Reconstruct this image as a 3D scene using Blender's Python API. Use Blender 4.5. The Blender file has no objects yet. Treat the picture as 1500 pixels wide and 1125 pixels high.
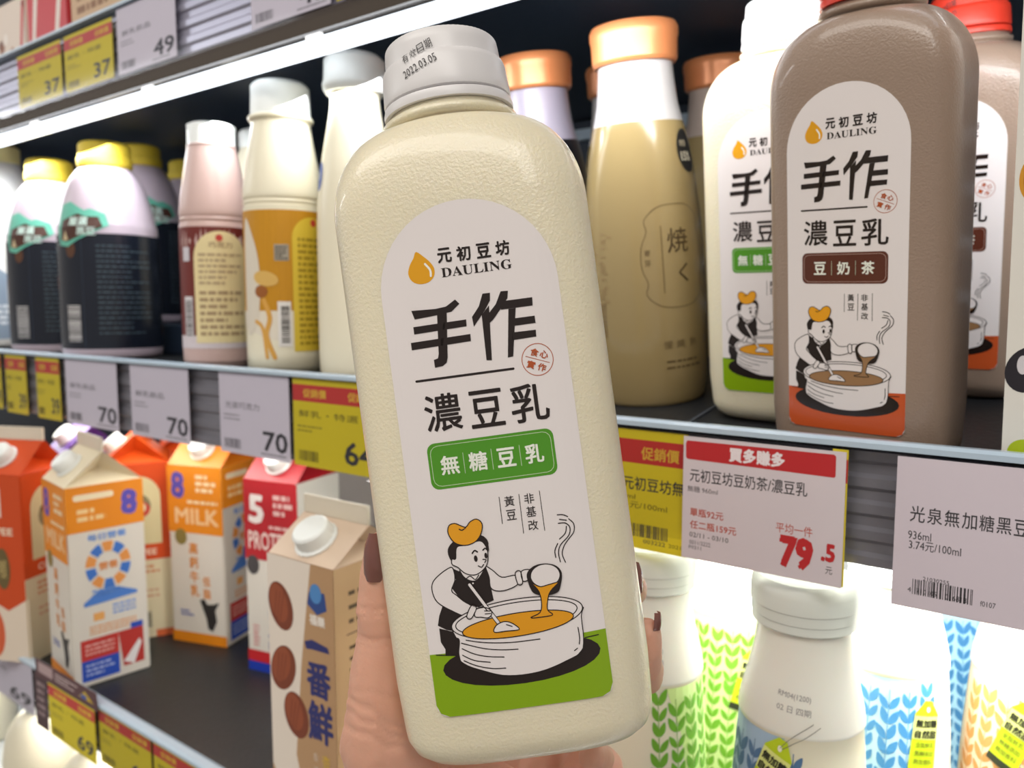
import bpy, bmesh, math, random
from mathutils import Vector, Matrix
random.seed(7)
SC = bpy.context.scene; COL = SC.collection
# ------------------------------------------------------------------ camera, world, lights
F_PX = 1150.0; PITCH = math.atan(112.5/F_PX); YAW = math.radians(36.3); ZC = 1.30
CAM_POS = Vector((0, 0, ZC))
Rv = Vector((math.cos(YAW), math.sin(YAW), 0))
Fv = Vector((-math.sin(YAW)*math.cos(PITCH), math.cos(YAW)*math.cos(PITCH), -math.sin(PITCH)))
Uv = Rv.cross(Fv)
cd = bpy.data.cameras.new('camera'); cam = bpy.data.objects.new('camera', cd); COL.objects.link(cam)
cam.matrix_world = Matrix(((Rv.x, Uv.x, -Fv.x, CAM_POS.x), (Rv.y, Uv.y, -Fv.y, CAM_POS.y), (Rv.z, Uv.z, -Fv.z, CAM_POS.z), (0, 0, 0, 1)))
cd.sensor_width = 36; cd.lens = F_PX/1500*36; cd.clip_start = .01; cd.clip_end = 50
cd.dof.use_dof = True; cd.dof.focus_distance = .275; cd.dof.aperture_fstop = 12.5
SC.camera = cam
SC.view_settings.view_transform = 'Standard'; SC.view_settings.look = 'None'; SC.view_settings.gamma = 1
SC.view_settings.use_curve_mapping = False; SC.view_settings.exposure = 0.1
W = bpy.data.worlds.new('store'); SC.world = W; W.use_nodes = True
W.node_tree.nodes['Background'].inputs[0].default_value = (1, .95, .9, 1)
W.node_tree.nodes['Background'].inputs[1].default_value = .36
def area(name, loc, target, sx, sy, power, color=(1, 1, 1)):
    l = bpy.data.lights.new(name, 'AREA'); l.shape = 'RECTANGLE'; l.size = sx; l.size_y = sy; l.energy = power; l.color = color
    o = bpy.data.objects.new(name, l); COL.objects.link(o); o.location = loc
    o.rotation_euler = (Vector(target)-Vector(loc)).to_track_quat('-Z', 'Y').to_euler(); return o
area('ceiling_lamp', (-.2, -1.0, ZC+1.5), (-.3, .3, ZC-.1), 2.6, .5, 30, (1, .95, .88))
area('ceiling_lamp', (.9, -.6, ZC+1.5), (-.1, .3, ZC), .3, 1.6, 9, (1, .97, .92))
area('shelf_lamp_upper_left', (-1.15, .42, ZC+.165), (-1.15, .54, ZC-.05), 1.5, .03, 2.6, (.93, .97, 1))
area('shelf_lamp_upper_right', (.1, .42, ZC+.165), (.1, .60, ZC-.0), .9, .03, 1.5, (.95, .98, 1))
area('shelf_lamp_middle_left', (-1.15, .44, ZC-.10), (-1.15, .46, ZC-.4), 1.4, .03, 1.6, (1, .97, .92))
area('shelf_lamp_middle_right', (.05, .47, ZC-.12), (.05, .60, ZC-.3), .75, .04, 3.6, (1, 1, .97))
area('shelf_lamp_lower', (-.3, .40, ZC-.47), (-.3, .38, ZC-.8), 2.6, .03, 3.0, (1, .97, .92))

area('ceiling_lamp', (-5.6, -1.95, ZC+1.5), (-5.6, -1.95, 0), 4.5, .10, 70, (.95, .98, 1))
# ------------------------------------------------------------------ measuring helpers
def ray(x, y): return Rv*(x-750) + Uv*(562.5-y) + Fv*F_PX
def at_z(x, y, z): r = ray(x, y); return r*(z/r.z)              # z, Y relative to the camera height / wall axis
def at_y(x, y, Y): r = ray(x, y); return r*(Y/r.y)
def XY(px, Y): return at_y(px, 450, Y).x
def XYz(px, Y, z):                                # X of a pixel column at height z on the plane Y
    y = 450
    for _ in range(4): v = at_y(px, y, Y); y = min(2000, max(-900, y-(z-v.z)/v.dot(Fv)*F_PX))
    return v.x
TILT = math.radians(8)
def zs(Y): return -.082+math.tan(TILT)*(Y-.39)     # right section of the middle shelf slopes down to the front
def on_slope(X, Y, rz=0): return Matrix.Translation((X, Y, ZC+zs(Y))) @ Matrix.Rotation(TILT, 4, 'X') @ Matrix.Rotation(rz, 4, 'Z')
def depth_of(v): return v.dot(Fv)
def Wd(v): return Vector(v) + Vector((0, 0, ZC))
# ------------------------------------------------------------------ materials
def lin(h):
    h = h.lstrip('#'); c = [int(h[i:i+2], 16)/255 for i in (0, 2, 4)]
    return tuple([(x/12.92 if x <= .04045 else ((x+.055)/1.055)**2.4) for x in c]+[1])
MATS = {}
def M(key, color=None, rough=.5, metal=0, bump=0, bscale=200, emit=0, trans=0, sss=0, spec=.5, coat=0, voro=False, alpha=1, var=0, bdist=.001, sssr=(1,.6,.4)):
    if key in MATS: return MATS[key]
    m = bpy.data.materials.new(key); m.use_nodes = True; nt = m.node_tree; b = nt.nodes['Principled BSDF']
    c = lin(color or 'cccccc')
    b.inputs['Base Color'].default_value = c; b.inputs['Roughness'].default_value = rough; b.inputs['Metallic'].default_value = metal
    b.inputs['Specular IOR Level'].default_value = spec; b.inputs['Alpha'].default_value = alpha
    if trans: b.inputs['Transmission Weight'].default_value = trans; b.inputs['IOR'].default_value = 1.25
    if coat: b.inputs['Coat Weight'].default_value = coat; b.inputs['Coat Roughness'].default_value = .08
    if sss:
        b.inputs['Subsurface Weight'].default_value = sss; b.inputs['Subsurface Scale'].default_value = .006
        b.inputs['Subsurface Radius'].default_value = sssr
    if emit: b.inputs['Emission Color'].default_value = c; b.inputs['Emission Strength'].default_value = emit
    tc = nt.nodes.new('ShaderNodeTexCoord')
    if bump:
        t = nt.nodes.new('ShaderNodeTexVoronoi' if voro else 'ShaderNodeTexNoise'); t.inputs['Scale'].default_value = bscale
        if voro: t.feature = 'SMOOTH_F1'
        nt.links.new(tc.outputs['Object'], t.inputs['Vector'])
        bp = nt.nodes.new('ShaderNodeBump'); bp.inputs['Strength'].default_value = bump; bp.inputs['Distance'].default_value = bdist
        nt.links.new(t.outputs['Distance' if voro else 'Fac'], bp.inputs['Height']); nt.links.new(bp.outputs[0], b.inputs['Normal'])
    if var:
        t = nt.nodes.new('ShaderNodeTexNoise'); t.inputs['Scale'].default_value = 60; t.inputs['Detail'].default_value = 4
        nt.links.new(tc.outputs['Object'], t.inputs['Vector'])
        mx = nt.nodes.new('ShaderNodeMix'); mx.data_type = 'RGBA'; mx.inputs[6].default_value = tuple([x*(1-var) for x in c[:3]]+[1]); mx.inputs[7].default_value = tuple([min(1, x*(1+var)) for x in c[:3]]+[1])
        nt.links.new(t.outputs['Fac'], mx.inputs[0]); nt.links.new(mx.outputs[2], b.inputs['Base Color'])
    MATS[key] = m; return m
def ink(h, rough=.45): return M('ink_'+h, h, rough)
def clear(key, tint='ffffff', fac=.12, rough=.08):
    if key in MATS: return MATS[key]
    m = bpy.data.materials.new(key); m.use_nodes = True; nt = m.node_tree; nt.nodes.remove(nt.nodes['Principled BSDF'])
    o = nt.nodes['Material Output']; t = nt.nodes.new('ShaderNodeBsdfTransparent'); t.inputs[0].default_value = lin(tint)
    g = nt.nodes.new('ShaderNodeBsdfGlossy'); g.inputs['Roughness'].default_value = rough
    fr = nt.nodes.new('ShaderNodeLayerWeight'); fr.inputs[0].default_value = fac
    mx = nt.nodes.new('ShaderNodeMixShader'); nt.links.new(fr.outputs['Fresnel'], mx.inputs[0])
    nt.links.new(t.outputs[0], mx.inputs[1]); nt.links.new(g.outputs[0], mx.inputs[2]); nt.links.new(mx.outputs[0], o.inputs[0])
    MATS[key] = m; return m
# ------------------------------------------------------------------ object helpers
def obj(name, bm, mats, parent=None, smooth=False, angle=None):
    me = bpy.data.meshes.new(name)
    bm.normal_update(); bm.to_mesh(me); bm.free()
    for m in (mats if isinstance(mats, (list, tuple)) else [mats]): me.materials.append(m)
    if smooth:
        for p in me.polygons: p.use_smooth = True
        if angle: me.set_sharp_from_angle(angle=math.radians(angle))
    o = bpy.data.objects.new(name, me); COL.objects.link(o)
    if parent is not None: o.parent = parent
    return o
def tag(o, label, cat, group=None):
    o['label'] = label; o['category'] = cat
    if group: o['group'] = group
    return o
def thing(name, label, cat, loc, rz=0, group=None):
    o = bpy.data.objects.new(name, None); COL.objects.link(o); o.empty_display_size = .02
    o.location = loc; o.rotation_euler = (0, 0, rz); return tag(o, label, cat, group)
def box(bm, x0, x1, y0, y1, z0, z1, bev=0):
    r = bmesh.ops.create_cube(bm, size=1); vs = r['verts']
    for v in vs: v.co = Vector(((x0+x1)/2+v.co.x*(x1-x0), (y0+y1)/2+v.co.y*(y1-y0), (z0+z1)/2+v.co.z*(z1-z0)))
    if bev: bmesh.ops.bevel(bm, geom=list({e for v in vs for e in v.link_edges}), offset=bev, segments=2, affect='EDGES')
    return bm
def BOX(*a, **k): return box(bmesh.new(), *a, **k)
def extrude_x(profile, x0, x1, closed=True):
    bm = bmesh.new(); a = [bm.verts.new((x0, y, z)) for y, z in profile]; b = [bm.verts.new((x1, y, z)) for y, z in profile]
    n = len(profile)
    for i in range(n if closed else n-1): bm.faces.new((a[i], a[(i+1) % n], b[(i+1) % n], b[i]))
    if closed: bm.faces.new(a[::-1]); bm.faces.new(b)
    return bm
def loft(rings, cap0=True, cap1=True):
    bm = bmesh.new(); R = [[bm.verts.new(p) for p in r] for r in rings]; n = len(R[0])
    for i in range(len(R)-1):
        for j in range(n): bm.faces.new((R[i][j], R[i][(j+1) % n], R[i+1][(j+1) % n], R[i+1][j]))
    if cap0: bm.faces.new(R[0][::-1])
    if cap1: bm.faces.new(R[-1])
    return bm
def lathe(prof, n=48, cap0=True, cap1=True, ridge=0):
    rs = []
    for z, r in prof:
        rs.append([Vector((math.cos(2*math.pi*k/n)*r*(1-(ridge if k % 2 else 0)), math.sin(2*math.pi*k/n)*r*(1-(ridge if k % 2 else 0)), z)) for k in range(n)])
    return loft(rs, cap0, cap1)
def smoothp(pts, sub=4, closed=False):
    P = [Vector(p) for p in pts]; n = len(P); out = []
    for i in range(n if closed else n-1):
        p1, p2 = P[i], P[(i+1) % n]; p0 = P[i-1] if (closed or i > 0) else p1; p3 = P[(i+2) % n] if (closed or i+2 < n) else p2
        for k in range(sub):
            t = k/sub; out.append(.5*((2*p1)+(p2-p0)*t+(2*p0-5*p1+4*p2-p3)*t*t+(3*p1-p0-3*p2+p3)*t**3))
    if not closed: out.append(P[-1])
    return out
# ------------------------------------------------------------------ flat print: shapes in 2D, laid on a surface
TXT = {}
def glyphs(s, bold=0, shear=0):
    k = (s, bold, shear)
    if k in TXT: return TXT[k]
    c = bpy.data.curves.new('t', 'FONT'); c.body = s; c.resolution_u = 2; c.shear = shear
    o = bpy.data.objects.new('t', c); COL.objects.link(o); bpy.context.view_layer.update()
    e = o.evaluated_get(bpy.context.evaluated_depsgraph_get()); me = e.to_mesh()
    v = [(p.co.x, p.co.y) for p in me.vertices]; f = [tuple(p.vertices) for p in me.polygons]; e.to_mesh_clear()
    bpy.data.objects.remove(o); bpy.data.curves.remove(c)
    if bold > 0:
        n0, v0, f0 = len(v), list(v), list(f); v = []; f = []
        for k_, (dx, dy) in enumerate(((1, .6), (-1, -.6), (-.6, 1), (.6, -1))):
            v += [(x+dx*bold, y+dy*bold) for x, y in v0]; f += [tuple(i+n0*k_ for i in q_) for q_ in f0]
    x0 = min(p[0] for p in v); x1 = max(p[0] for p in v); y0 = min(p[1] for p in v); y1 = max(p[1] for p in v)
    TXT[k] = ([((x-x0)/(x1-x0)-.5, (y-y0)/max(1e-6, y1-y0)-.5) for x, y in v], f); return TXT[k]
class Art:
    def __init__(s, T=lambda p: p): s.it = []; s.T = T
    def poly(s, pts, c, L=1, smooth=0):
        if smooth: pts = smoothp([(p[0], p[1]) for p in pts], smooth, True)
        s.it.append(([s.T((p[0], p[1])) for p in pts], [tuple(range(len(pts)))], c, L))
    def rect(s, x0, y0, x1, y1, c, L=1, r=0, n=5):
        if not r: return s.poly([(x0, y0), (x1, y0), (x1, y1), (x0, y1)], c, L)
        sx = 1 if x1 > x0 else -1; sy = 1 if y1 > y0 else -1; P = []
        for cx, cy, a in ((x1-sx*r, y1-sy*r, 0), (x0+sx*r, y1-sy*r, 90), (x0+sx*r, y0+sy*r, 180), (x1-sx*r, y0+sy*r, 270)):
            for k in range(n+1):
                t = math.radians(a+90*k/n); P.append((cx+sx*r*math.cos(t), cy+sy*r*math.sin(t)))
        s.poly(P, c, L)
    def ell(s, cx, cy, rx, ry, c, L=1, rot=0, n=28):
        t = math.radians(rot)
        s.poly([(cx+rx*math.cos(a)*math.cos(t)-ry*math.sin(a)*math.sin(t), cy+rx*math.cos(a)*math.sin(t)+ry*math.sin(a)*math.cos(t)) for a in [2*math.pi*k/n for k in range(n)]], c, L)
    def stroke(s, pts, w, c, L=2, closed=False, smooth=4, caps=True):
        P = smoothp([(p[0], p[1]) for p in pts], smooth, closed) if smooth and len(pts) > 2 else [Vector((p[0], p[1])) for p in pts]
        P = [Vector((p[0], p[1])) for p in P]; n = len(P); A, B = [], []
        for i in range(n):
            a = P[i-1] if (i > 0 or closed) else P[i]; b = P[(i+1) % n] if (i < n-1 or closed) else P[i]
            d = (b-a); d = d.normalized() if d.length else Vector((1, 0)); q = Vector((-d.y, d.x))*w/2
            A.append(P[i]+q); B.append(P[i]-q)
        V = [s.T((p.x, p.y)) for p in A+B]
        s.it.append((V, [(i, (i+1) % n, n+(i+1) % n, n+i) for i in range(n if closed else n-1)], c, L))
        if caps and not closed:
            for p in (P[0], P[-1]): s.ell(p.x, p.y, w/2, w/2, c, L, n=8)
    def ring(s, cx, cy, rx, ry, w, c, L=2, rot=0, n=32):
        t = math.radians(rot)
        s.stroke([(cx+rx*math.cos(a)*math.cos(t)-ry*math.sin(a)*math.sin(t), cy+rx*math.cos(a)*math.sin(t)+ry*math.sin(a)*math.cos(t)) for a in [2*math.pi*k/n for k in range(n)]], w, c, L, True, 0)
    def text(s, t, cx, cy, w, h, c, L=3, bold=0, rot=0, shear=0):   # fitted box, in the art's final (transformed) frame
        v, f = glyphs(t, bold, shear); o = s.T((cx, cy)); r = math.radians(rot); cr, sr = math.cos(r), math.sin(r)
        P = [(o[0]+x*w*cr-y*h*sr, o[1]+x*w*sr+y*h*cr) for x, y in v]
        if bold <= 0: s.it.append((P, f, c, L)); return
        nv, nf = len(P)//4, len(f)//4                                  # heavier strokes: four slightly shifted layers
        for k in range(4): s.it.append((P[k*nv:(k+1)*nv], [tuple(i-k*nv for i in g) for g in f[k*nf:(k+1)*nf]], c, L+.14*k))
    def greek(s, x0, y0, x1, y1, rows, c, L=2, fill=.55):            # print too small to read in the photograph
        h = (y1-y0)/rows
        for r in range(rows):
            x = x0; end = x1-(x1-x0)*random.choice((0, 0, .15, .4))
            while x < end:
                w = abs(h)*random.uniform(.4, 1.5); xe = min(x+w, end)
                s.rect(x, y0+h*(r+.5-fill/2), xe, y0+h*(r+.5+fill/2), c, L); x = xe+abs(h)*.25
    def bars(s, x0, y0, x1, y1, c, L=2, vert=False):
        n = 26; tot = (y1-y0) if vert else (x1-x0); k = 0; step = tot/n/1.6
        p = y0 if vert else x0; e = y1 if vert else x1
        while (p < e) if tot > 0 else (p > e):
            w = step*random.choice((.5, .8, 1.4))
            if vert: s.rect(x0, p, x1, p+w, c, L)
            else: s.rect(p, y0, p+w, y1, c, L)
            p += w+step*random.choice((.5, .8, 1.2))
    def build(s, name, fn, parent=None, du=None, dv=None, eps=6e-5, rough=.45, sss=0):
        bm = bmesh.new(); cols = []
        lay = bm.faces.layers.float.new('L')
        for V, Fs, c, L in s.it:
            if c not in cols: cols.append(c)
            vs = [bm.verts.new((p[0], p[1], 0)) for p in V]
            for f in Fs:
                try: ff = bm.faces.new([vs[i] for i in f])
                except ValueError: continue
                ff.material_index = cols.index(c); ff[lay] = L
        bmesh.ops.triangulate(bm, faces=bm.faces[:])
        for ax, d in ((0, du), (1, dv)):
            if d and bm.verts:
                lo = min(v.co[ax] for v in bm.verts); hi = max(v.co[ax] for v in bm.verts); k = math.ceil(lo/d)
                while k*d < hi:
                    co = [0, 0, 0]; no = [0, 0, 0]; co[ax] = k*d; no[ax] = 1
                    bmesh.ops.bisect_plane(bm, geom=bm.verts[:]+bm.edges[:]+bm.faces[:], plane_co=co, plane_no=no); k += 1
        ly = {}
        for f in bm.faces:
            for v in f.verts: ly[v] = f[lay]
        for f in bm.faces: f.normal_update()
        if any(f.normal.z < 0 for f in bm.faces): bmesh.ops.reverse_faces(bm, faces=[f for f in bm.faces if f.normal.z < 0])
        for v in list(bm.verts): v.co = fn(v.co.x, v.co.y, ly.get(v, 1)*eps)
        return obj(name, bm, [ink(c, rough) if isinstance(c, str) and len(c) == 6 else MATS[c] for c in cols], parent)
def on_plane(y0): return lambda u, v, e: Vector((u, y0-e, v))        # facing -y
def on_right(x0): return lambda u, v, e: Vector((x0+e, u, v))        # facing +x
def on_lathe(prof, a0=-math.pi/2):                                   # u = arc length at radius r(v)
    zs = sorted(prof)
    rm = max(r for _, r in prof)
    def R(z):
        for (z0, r0), (z1, r1) in zip(zs, zs[1:]):
            if z0 <= z <= z1: return r0+(r1-r0)*(z-z0)/max(1e-9, z1-z0)
        return zs[0][1] if z < zs[0][0] else zs[-1][1]
    def fn(u, v, e):
        a = a0+u/rm; r = R(v)+e; return Vector((math.cos(a)*r, math.sin(a)*r, v))
    return fn

# ------------------------------------------------------------------ setting
Z_UP_B, Z_UP_T, Z_ML, Z_MR, Z_LOW = .205, .267, -.055, -.066, -.372   # shelf heights relative to the eye
XL, XR, XD, YR, YB = -2.3, .9, -.400, .375, .84
dark = M('dark_liner', '1a2636', .55, bump=.1); black = M('shelf_mat', '17191c', .42, bump=.25, bscale=300, var=.3)
metal = M('rail_metal', '8d8b90', .32, .35, var=.15); white = M('white_plastic', 'e9ebe8', .4)
struct = lambda o: o.__setitem__('kind', 'structure')
w1 = obj('wall_back', BOX(XL, XR, YB, YB+.02, Z_ML+ZC-.03, ZC+1), dark); struct(w1)
w2 = obj('wall_back', BOX(XL, XD, YB, YB+.02, ZC-.8, Z_ML+ZC-.03), dark); struct(w2)
w3 = obj('wall_back', BOX(XD, XR, YB, YB+.02, ZC-.8, Z_ML+ZC-.03), white); struct(w3)
for i, z in enumerate((.0, .05, .10, .15, .20, .25)):
    b = obj('trim_%d' % (i+1), BOX(-1.0, XR, YB-.016, YB, ZC+z, ZC+z+.012, bev=.003), M('grille_bar', 'b4c2ce', .35, 0)); struct(b)
fl = obj('floor', BOX(-9, 3, -4, 1.2, -.02, 0), M('floor_tile', 'b9b4aa', .3, var=.08)); struct(fl)
ce = obj('ceiling', BOX(-9, 3, -4, 1.2, ZC+1.62, ZC+1.66), M('ceiling_board', 'd8d6d0', .8)); struct(ce)
def shelf(label, x0, x1, zt, zb, ytop, zs, board, under, led=None, thick=.022, rail=metal, lip=.006, slope=False):
    """board with its surface at zs; price rail at Y=ytop from zb to zt"""
    t = thing('shelf', label, 'shelf', (0, 0, ZC), 0)
    if slope:
        g = globals()['zs']; ya, yb = ytop+.013, YB-.002
        obj('shelf_board', extrude_x([(ya, g(ya)), (yb, g(yb)), (yb, g(yb)-.018), (ya, g(ya)-.018)], x0, x1), board, t)
        obj('underside_panel', extrude_x([(ya+.02, g(ya+.02)-.0182), (yb-.01, g(yb-.01)-.0182), (yb-.01, g(yb-.01)-.022), (ya+.02, g(ya+.02)-.022)], x0, x1), under, t)
    else:
        obj('shelf_board', BOX(x0, x1, ytop+.012, YB-.002, zs-thick, zs, bev=.001), board, t)
        obj('underside_panel', BOX(x0, x1, ytop+.03, YB-.01, zs-thick-.004, zs-thick-.0002), under, t)
    n = 9; pr = []; H = zt-zb
    for k in range(n):
        z = zt-.006-(H-.008)*k/(n-1); y = ytop+.006+(.0018 if k % 2 else 0); pr += [(y, z), (y, z-(H-.008)/(n-1)*.7)]
    pr = [(ytop+.0125, zt-.004)]+pr+[(ytop+.0125, zb)]
    obj('price_rail', extrude_x([(y, z) for y, z in pr], x0, x1), rail, t)
    lipm = M('rail_lip', 'b4c6d6', .2, 0, spec=.8)
    obj('rail_lip', extrude_x([(ytop-.0015, zt-.0035), (ytop-.0015, zt-.001), (ytop+.001, zt+.0003), (ytop+.007, zt), (ytop+.0118, zt-.003), (ytop+.0118, zt-.0039)], x0, x1), lipm, t)
    obj('clear_cover', extrude_x([(ytop-.0008, zt-.0038), (ytop-.0012, zb-.004), (ytop-.0008, zb-.004), (ytop-.0004, zt-.0038)], x0, x1), clear('clear_pvc', 'f8f8fa', .035, .07), t)
    return t
under_w = M('underside_white', 'd9dde0', .35, .2)
up = shelf('upper shelf with metal price rail and bright light strip beneath', XL, XR, Z_UP_T, Z_UP_B, YR, Z_UP_T-.02, white, dark, thick=.02, rail=M('rail_grey', 'b6b4c2', .25, .2))
ml = shelf('middle shelf left section holding dark and cream bottles', XL, XD-.0005, -.048, -.114, YR, Z_ML, black, under_w)
mr = shelf('middle shelf right section holding soy milk bottles, sits slightly lower', XD+.0005, XR, -.0595, -.1165, YR, Z_MR, black, under_w, slope=True)
lo = shelf('lower shelf with black mat holding milk cartons', XL, XR, -.366, -.42, .334, Z_LOW, black, under_w)
# light strip beneath the upper shelf: metal trim, lens, tube
obj('light_trim', extrude_x([(.376, .2045), (.386, .2045), (.392, .195), (.378, .192)], XL, XR), M('trim_dark', '6b6158', .22, .8), up)
LED = M('led_lens', 'eef6ff', .3, emit=2.4)
obj('light_strip', extrude_x([(.382, .1895), (.392, .192), (.400, .188), (.397, .183), (.386, .183)], XL, XR), LED, up)
for k in range(14):
    x = XL+.08+k*.22
    obj('strip_clip', BOX(x, x+.016, .379, .3812, .181, .191), M('clip_white', 'ffffff', .2, emit=.8), up)
obj('light_strip', BOX(XD, XR, .397, .410, -.1165, -.1085, bev=.003), M('led_low', 'fffff4', .3, emit=5), mr)
obj('light_strip', BOX(XL, XD-.01, .40, .412, Z_ML-.036, Z_ML-.027, bev=.003), M('led_low_left', 'fff6e8', .3, emit=1.2), ml)
for x in (-.31, -.2, -.10, .01): obj('divider_strip', extrude_x([(.40, zs(.40)), (.80, zs(.80)), (.80, zs(.80)+.0012), (.40, zs(.40)+.0012)], x, x+.002), M('seam', '3b3f45', .4), mr)
for k, (ya, yb, zz) in enumerate(((.50, YB-.01, .034),)): obj('rear_riser', BOX(XL, XD-.01, ya, yb, Z_ML, Z_ML+zz, bev=.002), dark, ml)
# ------------------------------------------------------------------ soy milk bottle (rounded square), used three ways
BWX, BWY, BH = .0450, .031, .2545
def sup(wx, wy, n, z, N=96):
    r = []
    for k in range(N):
        a = 2*math.pi*k/N; c, s = math.cos(a), math.sin(a)
        r.append(Vector((wx*math.copysign(abs(c)**(2/n), c), wy*math.copysign(abs(s)**(2/n), s), z)))
    return r
NSE = 4.2
def body_bm():
    rings = []
    for t in (0, .15, .35, .6, .85, 1):                                     # rounded foot
        a = t*math.pi/2; q = .012*(1-math.sin(a)); rings.append(sup(BWX-q-.0005, BWY-q-.0005, NSE-.6, .012*(1-math.cos(a))))
    for z in (.03, .06, .1, .14, .18): rings.append(sup(BWX, BWY, NSE, z))
    z0, z1 = .1905, .2228; rn = .0225
    for k in range(0, 17):
        a = k/16*math.pi/2; f = math.cos(a); wx = rn+(BWX-rn)*f; wy = rn+(BWY-rn)*f
        rings.append(sup(wx, wy, 2+(NSE-2)*f**1.3, z0+(z1-z0)*math.sin(a)**1.0))
    for z, r in ((.2236, .0226), (.2240, .0246), (.2262, .0248), (.2268, .0228), (.2286, .0225)): rings.append(sup(r, r, 2, z))
    return loft(rings)
def cap_bm(): return lathe([(.2330, .0225), (.2333, .0233), (.2343, .0235), (.236, .0234), (.2440, .0228), (.2458, .0222), (.2464, .0213), (.2510, .0210), (.2536, .0207), (.2545, .0199), (.2547, .018)], 140, ridge=.010)
def ring_bm(): return lathe([(.2288, .0226), (.2289, .0238), (.2305, .0240), (.2322, .0235), (.2323, .0225)], 64)
# pose of the held bottle
ROLL = math.radians(7.7)
Mc = Matrix(((Rv.x, Fv.x, Uv.x, CAM_POS.x), (Rv.y, Fv.y, Uv.y, CAM_POS.y), (Rv.z, Fv.z, Uv.z, CAM_POS.z), (0, 0, 0, 1)))  # camera frame: x right, y away, z up
DL = .260
def camf(px, py, d): return Vector(((px-750)/F_PX*d, d, (562.5-py)/F_PX*d))
Rr = Matrix.Rotation(-ROLL, 4, 'Y')       # axis leans left at the top
HB = Mc @ Matrix.Translation(camf(771, 1036, DL)) @ Rr @ Matrix.Translation((0, BWY, -.0215))
HBi = HB.inverted()
S = DL/F_PX
_Q = (Mc @ Matrix.Translation(camf(771, 1036, DL)) @ Rr).inverted()
def q(px, py):                              # photo pixel -> point on the flat label, metres; v measured from the base
    p = _Q @ (Mc @ camf(px, py, DL)); return (p.x, p.z+.0215)
def qc(c): return q(600+c[0]/2.96, 700+c[1]/2.96)
def soy_surface(u, v, e):
    wx, wy, n = BWX, BWY, NSE
    if v > .1905: f = math.cos(math.asin(min(1, (v-.1905)/.0323))); wx = .0225+(BWX-.0225)*f; wy = .0225+(BWY-.0225)*f; n = 2+(NSE-2)*f**1.3
    return Vector((u, -(wy*(1-min(1, abs(u/wx))**n)**(1/n))-e, v))
LW, LB, LT = .0296, .0215, .1912
INK = '231815'
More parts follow.
